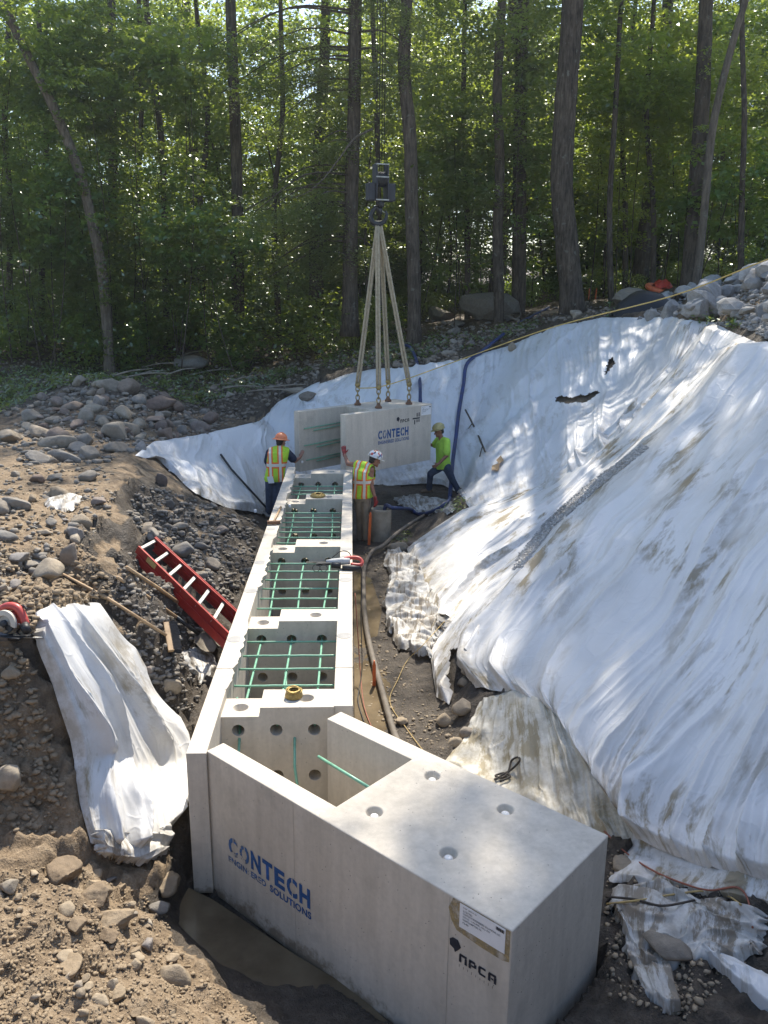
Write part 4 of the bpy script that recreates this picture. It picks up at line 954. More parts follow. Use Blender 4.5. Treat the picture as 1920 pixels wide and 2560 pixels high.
# coils of tie wire
def coil(label, p, R, rings, r):
    e = thing('wire_coil', label, 'wire coil', p)
    for k in range(rings):
        rr = R*(.55+.45*random.random()); z = r + k*(r*1.05); c = Vector(p)+Vector((random.uniform(-.006,.006), random.uniform(-.006,.006), z))
        pts = [c + Vector((rr*math.cos(t), rr*math.sin(t), .004*math.sin(3*t+k))) for t in np.linspace(0, 2*math.pi, 25)]
        child(MB().tube(pts, r, 6, False).build('wire_turn', M['wirecoil'], None, True), e)
    for k in range(rings):
        rr = R*(1-.42*k/rings*(k/rings)); c = Vector(p)+Vector((0,0,r+k*r*.95)); 
        child(MB().tube([c + Vector((rr*math.cos(t), rr*math.sin(t), 0)) for t in np.linspace(0, 2*math.pi, 25)], r*1.15, 6, False).build('wire_turn', M['wirecoil'], None, True), e)
coil('thick brass coil of tie wire on the divider of the mitred end block', wl(-.49,6.36,WT), .068, 10, .0065)
coil('thin brass coil of tie wire on the divider near the worker in the white hat', wl(-.56,13.30,WT), .115, 4, .010)
# concrete pipe used as sump, blue suction hose, stakes
sb = g(823,1165,.0); sb = Vector((sb.x, sb.y, -.02))
e = thing('sump_barrel', 'open concrete pipe section standing as a sump beside the worker in the white hat', 'barrel', sb)
child(MB().lathe([(.18,0),(.185,.3),(.19,.58),(.192,.62),(.165,.62),(.16,.3),(.16,.05),(.001,.05)], 28, Matrix.Translation(sb)).build('pipe_wall', M['cfrp'], None, True), e)
child(MB().lathe([(.159,.42),(.001,.421)], 24, Matrix.Translation(sb)).build('sump_water', M['water']), e)
def hose(label, pts, r, m, name='hose', n=8):
    return tag(MB().tube(cr(pts, n), r, 10).build(name, m, None, True), label, 'hose')
sbt = sb+Vector((.1,0,.60))
hose('blue suction hose curling out of the sump barrel across the mud', [sb+Vector((.05,.02,.35)), sbt+Vector((-.02,0,.06)), sbt+Vector((.12,.02,.02)), on(885,1112,.12), on(905,1116,.05), on(940,1108,.05), on(968,1092,.08), q(972,1075,17.4)], .036, M['bluehose'])
hose('long blue discharge hose climbing the white plastic bank behind the worker in lime shirt', [q(972,1075,17.5), hit(980,1010)+Vector((-.05,-.25,.15)), hit(984,950)+Vector((0,-.12,.12)), hit(990,900)+Vector((0,-.1,.12)), hit(1000,840)+Vector((0,-.1,.12)), hit(1008,795)+Vector((0,-.1,.12)), hit(1040,768)+Vector((0,0,.1)), hit(1090,728)+Vector((0,0,.1)), hit(1130,700)+Vector((0,0,.1)), hit(1185,672)+Vector((0,0,.12))], .046, M['bluehose'])
hose('short blue hose arching over the far bank behind the suspended block', [q(908,868,19.0), hit(906,830)+Vector((0,-.2,.1)), hit(900,795)+Vector((0,0,.15)), hit(885,765)+Vector((0,0,.2)), hit(860,752)+Vector((0,0,.1))], .042, M['bluehose'])
hose('long muddy grey hose lying along the trench beside the wall', [g(870,1620,.08), g(850,1580,.08), g(822,1480,.09), g(800,1400,.09), g(788,1330,.08), g(785,1270,.08), g(787,1225,.08), g(803,1192,.10), g(828,1178,.14), g(860,1150,.18), g(905,1120,.16), g(945,1100,.12)], .036, M['greyhose'])
def stake(label, p, h, w_=.035, group=None):
    mb = MB().box((-w_/2,-.012,-.2),(w_/2,.012,h-.06)); mb.prism([(-w_/2,h-.06),(w_/2,h-.06),(.006,h),(-.006,h)], -.012, .012, Matrix.Rotation(math.pi/2,4,'X'))
    o = mb.build('survey_stake', M['orange']); o.location = p; o.rotation_euler = (random.uniform(-.06,.06), random.uniform(-.06,.06), random.uniform(-.5,.5)); tag(o, label, "stake", group)
stake('orange stake in the mud beside the long grey hose', g(808,1482,.03), .32)
stake('tall orange stake in front of the worker in the white hat', g(797,1178,.0), .62, .045)
stake('orange stake in the mud beyond the sump barrel', g(843,1128,0), .28)
stake('orange survey stake at the wood edge near the big boulder', hit(1131,655)+Vector((0,0,-.05)), .38, .05)
for du in (0, 14):
    stake('orange survey stake beside the thick tree trunk', hit(1272+du,648)+Vector((0,0,-.05)), .5, .05, "paired stakes by the thick trunk")
# cords on the dirt by the block end
def lay(pts, h=.03): return [ghit(u, v)+Vector((0,0,h)) for u, v in pts]
def sheet_hit(u, v, h=.02):
    r = ray(u, v).normalized(); best = GB.ray_cast(CAM, r); bd = best[3] if best[0] is not None else 1e9; bp = best[0]
    for b in bv:
        k = b.ray_cast(CAM, r)
        if k[0] is not None and k[3] < bd: bd = k[3]; bp = k[0]
    return bp + Vector((0,0,h))
tag(MB().tube(cr([sheet_hit(*p) for p in ((1305,1800),(1350,1845),(1400,1880),(1460,1908),(1530,1928),(1590,1922),(1615,1950),(1625,2010))], 6), .007, 6).build('extension_cord', M['cordred'], None, True), 'faded red cord snaking from the block corner over crumpled plastic', 'cord')
tag(MB().tube(cr([sheet_hit(*p) for p in ((1310,1958),(1380,1950),(1450,1938),(1520,1930),(1570,1940),(1600,1960))], 6), .007, 6).build('extension_cord', M['cordyel'], None, True), 'muddy yellow cord lying across the crumpled plastic', 'cord')
tag(MB().tube(cr([sheet_hit(*p) for p in ((1308,1942),(1370,1948),(1430,1962),(1500,1950))], 6), .008, 6).build('extension_cord', M['strap'], None, True), 'dark cord half buried under the crumpled plastic', 'cord')
tag(MB().tube(cr([sheet_hit(*p) for p in ((960,1345),(915,1395),(880,1430),(860,1470),(842,1520),(880,1580),(925,1640))], 6), .005, 6).build('extension_cord', M['cordyel'], None, True), 'thin tan cord trailing from the plastic heap through the mud', 'cord')
lp = [sheet_hit(*p, .03) for p in ((1068,1690),(1085,1680),(1105,1668),(1122,1650),(1118,1642),(1104,1650),(1098,1672),(1085,1686),(1070,1682),(1088,1676),(1102,1684),(1080,1694))]
tag(MB().tube(cr(lp, 6), .010, 6).build('lifting_strap', M['strap'], None, True), 'looped dark strap on the mud-yellowed sheet', 'strap')
# pry bar on the far sheet, dead branch on the bank sheet, cardboard scraps
tag(MB().tube([sheet_hit(477,988,.06), sheet_hit(500,1020,.06), sheet_hit(578,1108,.08)], [.022,.02,.02], 8).build('pry_bar', M['gunmetal'], None, True), 'long dark steel pry bar leaning on the white sheet', 'pry bar')
bp_ = [sheet_hit(u, v, .12) for u, v in ((1005,896),(1020,925),(1035,958),(1047,988))]
mb = MB().tube(cr(bp_, 4), .022, 6, jit=.25); mb.tube([bp_[2].lerp(bp_[3],.6), sheet_hit(1036,992,.06)], .012, 5); mb.tube([bp_[1], sheet_hit(1012,930,.05)], .012, 5)
tag(mb.build('branch', M['bark'], None, True), 'bare dark branch lying on the white bank sheet beside the blue hose', 'branch')
for k, (lab, pl) in enumerate((('tan cardboard scrap folded on the bank sheet', [(1072,1000),(1082,992),(1088,1000),(1078,1010)]), ('lower tan cardboard scrap stuck to the bank sheet', [(1063,1012),(1080,1008),(1076,1022),(1062,1024)]))):
    pts = [sheet_hit(u, v, .05+.02*(i % 2)) for i, (u, v) in enumerate(pl)]
    o = MB().add(pts, [(0,1,2,3)]).build('cardboard_scrap', M['wood']); sm = o.modifiers.new('s','SOLIDIFY'); sm.thickness = .01; tag(o, lab, 'cardboard')
# tools at the frame edge: circular saw and hammer drill
cs0 = ghit(22, 1376); 
e = thing('circular_saw', 'red and white circular saw standing on the bank top', 'power saw', cs0)
yaw_ = Matrix.Translation(cs0 + Vector((-.03,0,.02))) @ Matrix.Rotation(-.25, 4, 'Z') @ Matrix.Rotation(-.2, 4, 'X') @ Matrix.Scale(.78, 4)
k_ = 1.0
def cpt(x, y, z): return yaw_ @ Vector((x*k_, y*k_, z*k_))
CM = yaw_ @ Matrix.Translation((0,-.02,.105)) @ Matrix.Rotation(math.pi/2, 4, 'X')
child(MB().prism([(.125*math.cos(t), .125*math.sin(t)) for t in np.linspace(-.25, math.pi+.25, 24)] + [(.075*math.cos(t), .075*math.sin(t)) for t in np.linspace(math.pi+.2, -.2, 18)], -.018, .018, CM).build('upper_guard', pm('cream guard', (.62,.58,.48), (.5,.46,.38), 8, .5), None, bevel=.004), e)
child(MB().lathe([(.001,-.002),(.09,-.002),(.092,0),(.09,.002),(.001,.002)], 32, CM).build('saw_blade', M['steel'], None), e)
child(MB().lathe([(.035,-.012),(.035,.03),(.02,.034),(.001,.034)], 16, CM).build('arbor', M['gunmetal'], None, True), e)
child(MB().prism([(.095*math.cos(t), .095*math.sin(t)) for t in np.linspace(math.pi+.1, 2*math.pi-.1, 20)], -.008, .008, CM).build('lower_guard', M['gunmetal']), e)
child(MB().tube([cpt(-.09,.06,.14), cpt(.08,.06,.15)], [.05,.055], 14).build('motor', M['toolred'], None, True), e)
child(MB().tube(cr([cpt(-.12,.05,.20), cpt(-.02,.05,.255), cpt(.08,.05,.245), cpt(.14,.05,.17), cpt(.17,.05,.10)], 5), [.03]*21, 12).build('rear_handle', M['toolred'], None, True), e)
child(MB().tube(cr([cpt(.10,.06,.21), cpt(.13,.07,.27), cpt(.17,.06,.24)], 5), .008, 6).build('hang_hook', M['dark'], None, True), e)
child(MB().box((-.2,-.09,-.008),(.2,.12,0), yaw_).build('base_plate', M['gunmetal'], bevel=.003), e)
child(MB().tube([cpt(.17,.03,.10), cpt(.23,.0,.05)], [.035,.03], 12).build('battery_foot', M['dark'], None, True), e)
d0 = ghit(-30,1385)+Vector((0,0,.07)); d1 = ghit(52,1392)+Vector((0,0,.05))
dx = (d1-d0).normalized()
e = thing('hammer_drill', 'dark grey hammer drill with steel bit lying below the circular saw', 'drill', d1)
child(MB().tube([d0, d0.lerp(d1,.55), d0.lerp(d1,.62)], [.055,.05,.045], 14).build('drill_body', pm('scuffed grey casing', (.16,.15,.15), (.08,.075,.075), 7, .5), None, True), e)
child(MB().tube([d0.lerp(d1,.63), d0.lerp(d1,.85), d0.lerp(d1,.93)], [.042,.036,.018], 14).build('chuck', M['dark'], None, True), e)
child(MB().tube([d0.lerp(d1,.9), d1 + dx*.16 + Vector((0,0,.03))], .006, 8).build('drill_bit', M['steel'], None, True), e)
tag(MB().tube([ghit(-25,1360)+Vector((0,0,.09)), ghit(40,1372)+Vector((0,0,.09)), ghit(70,1382)+Vector((0,0,.085))], .007, 8).build('steel_rod', M['steel'], None, True), 'thin steel rod lying between the circular saw and the drill', 'rod')
# orange ring and net among the rubble
rp = hit(1422,640) 
e = thing('ring_buoy', 'orange inflatable ring holding a red net, resting on the rubble', 'ring buoy', rp)
RM = Matrix.Translation(rp+Vector((0,0,.22))) @ Matrix.Rotation(.25,4,'X') @ Matrix.Rotation(.2,4,'Y')
child(MB().tube([RM @ Vector((.36*math.cos(t), .36*math.sin(t), 0)) for t in np.linspace(0,2*math.pi,33)], .085, 12, False).build('ring', M['orangevinyl'], None, True), e)
vs = []; n = 14
for i in range(n):
    for j in range(n):
        x = -.3+.6*i/(n-1); y = -.3+.6*j/(n-1); h = .34*max(0, 1-(x*x+y*y)/.12)**.5 + .09*mnoise.noise((x*9, y*9, 3))
        vs.append(RM @ Vector((x+.10, y, max(-.05, h-.04))))
child(MB().add(vs, [(i*n+j,(i+1)*n+j,(i+1)*n+j+1,i*n+j+1) for i in range(n-1) for j in range(n-1)]).build('net_heap', M['redmesh']), e)
bp2 = hit(1385,672)
vs = []
for i in range(12):
    for j in range(12):
        x = -.8+1.6*i/11; y = -.5+1.0*j/11; h = .62*max(0, 1-(x*x/.62+y*y/.25))**.5 + .1*mnoise.noise((x*3,y*3,8))
        vs.append(bp2 + Vector((x, y-.25, h-.12)))
tag(MB().add(vs, [(i*12+j,(i+1)*12+j,(i+1)*12+j+1,i*12+j+1) for i in range(11) for j in range(11)]).build('tarp', M['dark'], None, True), 'black tarp slumped between boulders below the orange ring', 'tarp')
pa, pb = hit(1170,684), hit(1255,670)
tag(MB().bar(pa+Vector((0,0,.09)), pb+Vector((0,0,.09)), .09, .14).build('timber_plank', M['board'], bevel=.01), 'sawn timber plank lying at the foot of the thick trunk', 'plank')
# ------------------------------------------------------------------ people
def shade_attr_mat(name, kind):
    """woven cloth; vest print (orange edge, silver tape) laid out on the garment's own coordinates"""
    m, t, b, o = nodes(name)
    u = N(t, 'ShaderNodeAttribute', attribute_name='gu').outputs['Fac']; v = N(t, 'ShaderNodeAttribute', attribute_name='gv').outputs['Fac']
    def band(s, c, w_): return math_(t, 'LESS_THAN', math_(t, 'ABSOLUTE', math_(t, 'SUBTRACT', s, c)), w_)
    au = math_(t, 'ABSOLUTE', u)
    lime, org, sil = (.50,.78,.05), (.85,.20,.03), (.72,.68,.58)
    n = noise(t, pos(t), 20, 4)
    c = mix(t, .35, lime, ramp(t, n, [(.3, (.55,.6,.5)), (.65, (1,1,1))]), 'MULTIPLY')
    hz = .44
    c = mix(t, math_(t, 'MAXIMUM', band(au, .095, .052), band(v, hz, .095)), c, org)
    c = mix(t, band(au, .095, .024), c, sil); c = mix(t, band(v, hz, .046), c, sil)
    t.links.new(c, b.inputs['Base Color']); b.inputs['Roughness'].default_value = .8
    bump(t, b, noise(t, pos(t), 14, 4), .5, .03); return m
M['vest'] = shade_attr_mat('hi-vis vest', 1)
M['skin'] = pm('tanned skin', (.36,.18,.11), (.26,.12,.075), 14, .55)
M['skin2'] = pm('sunburnt skin', (.30,.14,.085), (.22,.10,.06), 14, .55)
M['hair'] = pm('dark hair', (.02,.015,.012), (.01,.008,.007), 40, .7)
M['denim'] = pm('blue denim', (.055,.08,.13), (.03,.045,.08), 9, .9, bmp=.5, bscale=16)
M['khaki'] = pm('khaki work trousers', (.30,.25,.185), (.22,.18,.13), 7, .9, bmp=.5, bscale=14)
M['navy'] = pm('navy t-shirt', (.02,.03,.065), (.012,.018,.04), 9, .9, bmp=.4, bscale=16)
M['lime'] = pm('lime t-shirt', (.48,.80,.10), (.36,.62,.07), 6, .85, bmp=.5, bscale=12)
M['boot'] = pm('muddy leather boot', (.20,.14,.09), (.1,.07,.05), 9, .85)
M['glove'] = pm('red coated glove', (.32,.03,.025), (.12,.03,.03), 18, .8)
M['hat_or'] = pm('orange hard hat', (.80,.27,.12), (.70,.2,.08), 5, .35)
M['hat_wh'] = pm('stickered white hard hat', (.72,.71,.68), (.6,.6,.58), 5, .35)
def stickerhat():
    m, t, b, o = nodes('stickered white hat shell'); v = obc(t)
    vo = N(t, 'ShaderNodeTexVoronoi'); vo.inputs['Scale'].default_value = 24; t.links.new(v, vo.inputs[0])
    sp_ = N(t, 'ShaderNodeSeparateColor'); t.links.new(vo.outputs['Color'], sp_.inputs[0])
    st = ramp(t, sp_.outputs[0], [(.0, (.75,.74,.71)), (.35, (.75,.74,.71)), (.36, (.06,.11,.25)), (.55, (.5,.44,.3)), (.7, (.55,.09,.05)), (.8, (.03,.03,.03)), (.9, (.7,.7,.68))])
    st.node.color_ramp.interpolation = 'CONSTANT'
    t.links.new(st, b.inputs['Base Color']); b.inputs['Roughness'].default_value = .35; return m
M['hat_st'] = stickerhat()
M['hat_ye'] = pm('camouflage yellow hard hat', (.52,.45,.20), (.26,.23,.09), 9, .4)
def remesh(mb, name, m, vox, it=6):
    o = mb.build(name, m); r = o.modifiers.new('r', 'REMESH'); r.mode = 'VOXEL'; r.voxel_size = vox
    s = o.modifiers.new('s', 'SMOOTH'); s.iterations = it; s.factor = .5
    me = baked(o)
    if not me.materials: me.materials.append(m)
    me.polygons.foreach_set('use_smooth', np.ones(len(me.polygons), bool)); return o
def frame(o_, x, z):
    x = x.normalized(); z = (z - x*z.dot(x)).normalized(); y = z.cross(x)
    Mx = Matrix((( *x,0),(*y,0),(*z,0),(0,0,0,1))).transposed(); Mx.translation = o_; return Mx
def loft(mb, rings, n=18):
    """rings: (matrix, rx, ry) ellipses in the matrix' xy plane"""
    vs = []; fs = []
    for Mx, rx, ry in rings:
        for k in range(n):
            t = 2*math.pi*k/n; cx_, sy = math.cos(t), math.sin(t); f = (abs(cx_)**3+abs(sy)**3)**(-1/3)*.9+.1
            vs.append(Mx @ Vector((rx*cx_*f, ry*sy*f, 0)))
    m = len(rings)
    for i in range(m-1):
        for k in range(n): fs.append((i*n+k, i*n+(k+1)%n, (i+1)*n+(k+1)%n, (i+1)*n+k))
    fs.append(tuple(range(n))[::-1]); fs.append(tuple((m-1)*n+k for k in range(n)))
    mb.add(vs, fs)
def hand(mb, w_, pd, nd, s=1.0, curl=.35, mirror=1):
    """palm from wrist w_ along pd, palm normal nd; five fingers"""
    pd = Vector(pd).normalized(); nd = Vector(nd); nd = (nd - pd*nd.dot(pd)).normalized(); sd = pd.cross(nd)*mirror
    mb.caps(w_, w_+pd*.035*s, .026*s, .03*s, 10)
    for k in range(4):
        off = (-.030+.020*k)*s; mb.caps(w_+pd*.03*s+sd*off*.7, w_+pd*.085*s+sd*off, .014*s, .012*s, 8)
        L = (.070, .080, .075, .060)[k]*s; k0 = w_+pd*.088*s+sd*off*1.1
        d1 = (pd + nd*curl*.5 + sd*off*2.5).normalized(); k1 = k0+d1*L*.5; d2 = (pd + nd*curl*1.3 + sd*off*2.5).normalized()
        mb.caps(k0, k1, .0105*s, .0095*s, 8); mb.caps(k1, k1+d2*L*.5, .0095*s, .0075*s, 8)
    t0 = w_+pd*.025*s-sd*.028*s; d = (pd*.75 - sd*.75 + nd*.25).normalized(); t1 = t0+d*.045*s
    mb.caps(t0, t1, .014*s, .0115*s, 8); d = (pd*.95 - sd*.45 + nd*.4).normalized(); mb.caps(t1, t1+d*.035*s, .0115*s, .009*s, 8)
def person(label, J, cfg):
    """J: joints in world space; cfg: clothing"""
    foot = J['base']; skin = cfg['skin']
    pel, chs, nek = J['pelvis'], J['chest'], J['neck']; xr_ = (J['rsh']-J['lsh']).normalized()        # body right
    up = (chs-pel).normalized(); hx_ = (J['rhip']-J['lhip']).normalized()
    TF = [frame(pel, hx_, up), frame(pel.lerp(chs,.45), hx_.lerp(xr_,.5), up), frame(chs, xr_, up), frame(chs.lerp(nek,.62), xr_, (nek-pel))]
    def torso(mb, g_=0.0, low=-.04, sh=True):
        rings = [(TF[0] @ Matrix.Translation((0,0,low)), .150+g_, .105+g_), (TF[0] @ Matrix.Translation((0,0,low+.06)), .165+g_, .118+g_), (TF[1], .152+g_, .108+g_), (TF[2], .178+g_, .122+g_), (TF[2] @ Matrix.Translation((0,0,.10)), .185+g_, .115+g_), (TF[3], .15+g_, .085+g_)]
        loft(mb, rings)
        if sh:
            for s in ('lsh','rsh'): mb.caps(J[s], chs.lerp(nek,.75), .062+g_, .06+g_)
    body = MB(); torso(body)
    body.caps(chs.lerp(nek,.5), J['head'], .062, .052)
    hf = frame(J['head'], J['face'].cross(Vector((0,0,1))), J.get('headup', Vector((0,0,1)))) # x = head right, y = forward (z cross x)
    fy = 1 if (hf.to_3x3() @ Vector((0,1,0))).dot(J['face']) > 0 else -1
    def hp(x, y, z): return hf @ Vector((x, y*fy, z))
    R3 = hf.to_3x3().to_4x4()
    body.ell(hp(0,-.012,.03), .076, .095, .10, R3); body.ell(hp(0,.03,-.045), .055, .065, .062, R3)
    body.caps(hp(0,.085,.0), hp(0,.112,-.028), .012, .016, 8); body.ell(hp(0,.085,-.065), .024, .014, .010, R3, 8); body.ell(hp(0,.07,-.095), .03, .03, .022, R3, 8)
    body.caps(hp(-.045,.078,.028), hp(.045,.078,.028), .012, .012, 8)
    for s in (-1,1):
        body.ell(hp(s*.078,-.01,-.005), .012, .026, .034, R3, 8)
    for s in 'lr':
        body.caps(J[s+'sh'], J[s+'el'], .052, .042); body.caps(J[s+'el'], J[s+'wr'], .043, .028)
        body.caps(J[s+'hip'], J[s+'kn'], .082, .056); body.caps(J[s+'kn'], J[s+'an'], .058, .04)
        if not cfg.get('gloves'): hand(body, J[s+'wr'], J[s+'hd'], J[s+'hn'], 1.0, cfg.get('curl',{}).get(s,.3), 1 if s == 'l' else -1)
    root = remesh(body, 'person', skin, .0075, 5)
    tag(root, label, 'person')
    def ch(o): o.parent = root; return o
    # eyes
    for s in (-1,1): ch(MB().ell(hp(s*.03,.082,.012), .011, .008, .009, R3, 8).build('eye', M['ink'], None, True))
    # hair cap below the hat
    hb = MB(); hb.ell(hp(0,-.028,.035), .083, .092, .098, R3); hb.ell(hp(0,-.06,-.03), .06, .05, .05, R3); ch(remesh(hb, 'hair', M['hair'], .012, 3))
    # trousers
    pb = MB(); loft(pb, [(TF[0] @ Matrix.Translation((0,0,-.10)), .15, .115), (TF[0] @ Matrix.Translation((0,0,-.02)), .175, .13), (TF[0] @ Matrix.Translation((0,0,.09)), .168, .122)])
    for s in 'lr':
        kn, an, hi_ = J[s+'kn'], J[s+'an'], J[s+'hip']
        pb.caps(hi_, kn, .105, .075); pb.caps(kn, kn.lerp(an,.55), .076, .066); pb.caps(kn.lerp(an,.55), an+(kn-an).normalized()*.03, .066, .070)
    ch(remesh(pb, 'trousers', cfg['pants'], .013, 4))
    # boots
    for s in 'lr':
        an = J[s+'an']; td = J[s+'toe'].normalized(); bb = MB()
        bb.caps(an+Vector((0,0,.10)), an+Vector((0,0,-.01)), .058, .054); bb.caps(an+Vector((0,0,-.04))-td*.05, an+Vector((0,0,-.045))+td*.14, .048, .042); bb.ell(an+Vector((0,0,-.06))+td*.15, .05,.05,.035)
        ch(remesh(bb, 'boot', M['boot'], .012, 3))
        ch(MB().bar(an+Vector((0,0,-.088))-td*.10, an+Vector((0,0,-.088))+td*.19, .095, .022).build('boot_sole', M['dark'], None, bevel=.01))
    # shirt
    sl = cfg.get('sleeve', 0)
    if cfg.get('shirt'):
        sb_ = MB(); torso(sb_, .018, -.08 if not cfg.get('vest') else .0)
        for s in 'lr':
            if sl: sb_.caps(J[s+'sh'], J[s+'sh'].lerp(J[s+'el'], sl), .078, .086)
        ch(remesh(sb_, 'shirt', cfg['shirt'], .013, 4))
        ch(MB().tube([chs.lerp(nek,.80)+ (hf.to_3x3() @ Vector((.062*math.cos(t), .058*math.sin(t)*fy, .0))) for t in np.linspace(0,2*math.pi,17)], .012, 6, False).build('collar', cfg['shirt'], None, True))
    if cfg.get('vest'):
        vb = MB(); torso(vb, .034, -.05)
        vo_ = remesh(vb, 'safety_vest', M['vest'], .011, 4); me = vo_.data
        inv = TF[1].inverted(); gu = []; gv = []; P0 = TF[0].inverted()
        L = (nek-pel).length
        for v in me.vertices:
            lc = inv @ v.co; gu.append(lc.x); gv.append((P0 @ v.co).z / L + .0)
        attr(me, 'gu', np.array(gu)); attr(me, 'gv', np.array(gv))
        # arm holes: drop the faces that wrap around the upper arms
        bm = bmesh.new(); bm.from_mesh(me); kill = []
        for f in bm.faces:
            c = f.calc_center_median()
            for s in 'lr':
                ax = (J[s+'el']-J[s+'sh']).normalized(); rel_ = c-J[s+'sh']; out = (J[s+'sh']-chs); out = (out - up*out.dot(up)).normalized()
                if rel_.dot(out) > .030 and rel_.length < .15: kill.append(f); break
        bmesh.ops.delete(bm, geom=kill, context='FACES'); bm.to_mesh(me); bm.free(); ch(vo_)
    if cfg.get('gloves'):
        for s in 'lr':
            gb = MB(); hand(gb, J[s+'wr'], J[s+'hd'], J[s+'hn'], 1.08, cfg.get('curl',{}).get(s,.3), 1 if s == 'l' else -1); gb.caps(J[s+'wr']-J[s+'hd'].normalized()*.03, J[s+'wr'], .036, .034)
            ch(remesh(gb, 'glove', M['glove'], .0075, 3))
    # hard hat
    tilt = Matrix.Rotation(cfg.get('tilt', 0), 4, 'X')
    HM = hf @ Matrix.Translation((0,-.008*fy,.062)) @ tilt
    dome = [(.122*math.cos(t)**.75 if t < 1.5 else .004, .118*math.sin(t)) for t in np.linspace(0, 1.57, 9)]
    E_ = Matrix.Diagonal((.92,1.12,1,1))
    br = .172 if cfg.get('brim') else .128
    hat = ch(MB().lathe([(.112,-.004),(br-.004,-.018),(br,-.012),(.122,.004)] + dome, 28, HM @ E_).build('hard_hat', cfg['hat'], None, True))
    if not cfg.get('brim'):
        pts = [(.118*math.sin(a)*.92, .128*math.cos(a)*1.12*fy) for a in np.linspace(-1.1,1.1,13)] + [(.118*math.sin(a)*.90, (.128+.062*math.cos(a*1.25))*math.cos(a)*1.12*fy) for a in np.linspace(1.1,-1.1,13)]
        MB().prism(pts, -.020, -.010, HM).build('peak', cfg['hat'], hat)
    rb_ = MB().tube([HM @ Vector((0, .125*1.12*math.cos(t), .118*math.sin(t)+.004)) for t in np.linspace(.25, math.pi-.25, 15)], .010, 6).build('ridge', cfg['hat'], hat, True)
    return root, hp
def pj(cx, cy_, y, X0, Y0, k):
    return q((X0+cx*k)/S, (Y0+cy_*k)/S, y)
# worker in white stickered hat, back to us, one glove on the block and one in the sump
c2 = lambda x, y, d: pj(x, y, d, 840, 1100, .12658)
sbp = sb + Vector((-.08,.02,.66))
J = dict(base=c2(540,2020,15.0), pelvis=c2(520,1090,15.0), chest=c2(555,700,15.0), neck=c2(640,470,15.02), head=c2(765,400,15.05), face=Vector((.85,.35,-.45)), headup=Vector((.28,.05,.95)),
         lsh=c2(425,500,15.10), rsh=c2(690,590,14.92), lel=c2(235,470,15.28), lwr=c2(165,275,15.50), lhd=Vector((-.12,.55,.75)), lhn=Vector((0,1,-.2)),
         rel=c2(700,900,14.88), rwr=c2(775,1170,14.83), rhd=Vector((.12,.05,-1)), rhn=Vector((-.6,.6,0)),
         lhip=c2(455,1120,15.02), rhip=c2(590,1120,14.98), lkn=c2(480,1560,15.05), rkn=c2(590,1540,14.95), lan=c2(475,1975,15.08), ran=c2(585,1975,14.95), ltoe=Vector((-.1,1,0)), rtoe=Vector((.9,.35,0)))
person('worker in stickered white hard hat and lime vest reaching into the sump barrel', J, dict(skin=M['skin2'], pants=M['khaki'], shirt=None, vest=True, gloves=True, hat=M['hat_st'], tilt=-.1, curl=dict(l=.1, r=.9)))
# worker in orange full-brim hat, seen from behind, palm on the block arm
c1 = lambda x, y, d: pj(x, y, d, 660, 1040, .12055)
J = dict(base=c1(200,2500,15.95), pelvis=c1(215,1300,15.92), chest=c1(285,850,15.95), neck=c1(335,640,15.98), head=c1(355,540,16.02), face=Vector((.55,.8,-.25)), headup=Vector((.08,.1,1)),
         lsh=c1(120,760,15.95), rsh=c1(470,745,16.0), lel=c1(70,1000,16.15), lwr=c1(110,1180,16.35), lhd=Vector((.4,.8,.1)), lhn=Vector((0,0,-1)),
         rel=c1(640,935,16.08), rwr=c1(750,860,16.22), rhd=Vector((.35,.55,.85)), rhn=Vector((.5,.8,0)),
         lhip=c1(130,1330,15.92), rhip=c1(300,1330,15.92), lkn=c1(115,1900,15.95), rkn=c1(265,1900,15.88), lan=Vector((-2.32,16.0,.13)), ran=Vector((-2.02,15.85,.13)), ltoe=Vector((0,1,0)), rtoe=Vector((.3,1,0)))
r1, hp1 = person('worker in orange full-brim hard hat and striped lime vest pushing the suspended block', J, dict(skin=M['skin'], pants=M['denim'], shirt=M['navy'], sleeve=.72, vest=True, hat=M['hat_or'], brim=True, tilt=-.05, curl=dict(l=.5, r=.05)))
pk = [c1(60,1262,15.70), c1(180,1250,15.70), c1(215,1390,15.69), c1(95,1398,15.69)]
pk = [p + Vector((0,0,0)) for p in pk]
o = MB().add(pk, [(0,1,2,3)]).build('pocket_paper', M['paper']); sm = o.modifiers.new('s','SOLIDIFY'); sm.thickness = .006; o.parent = r1
# worker in lime shirt striding beside the block
c3 = lambda x, y, d: pj(x, y, d, 1040, 1030, .12055)
J = dict(base=c3(600,1780,17.95), pelvis=c3(560,1110,18.0), chest=c3(560,760,18.0), neck=c3(545,520,17.98), head=c3(475,400,17.95), face=Vector((-.88,-.25,-.42)), headup=Vector((-.30,0,.95)),
         rsh=c3(470,570,18.22), lsh=c3(640,610,17.80), rel=c3(380,700,18.30), rwr=c3(250,660,18.22), rhd=Vector((-1,-.2,.1)), rhn=Vector((0,-1,0)),
         lel=c3(640,900,17.72), lwr=c3(470,1075,17.62), lhd=Vector((-.8,0,-.55)), lhn=Vector((-.3,.9,0)),
         rhip=c3(480,1150,18.10), lhip=c3(640,1150,17.90), rkn=c3(300,1280,18.02), ran=c3(270,1600,18.2), lkn=c3(760,1420,17.92), lan=c3(930,1720,17.95), rtoe=Vector((-1,-.1,0)), ltoe=Vector((.4,-.6,0)))
person('worker in lime t-shirt and jeans striding beside the suspended block', J, dict(skin=M['skin2'], pants=M['denim'], shirt=M['lime'], sleeve=.78, vest=False, hat=M['hat_ye'], tilt=.05, curl=dict(l=.8, r=.2)))
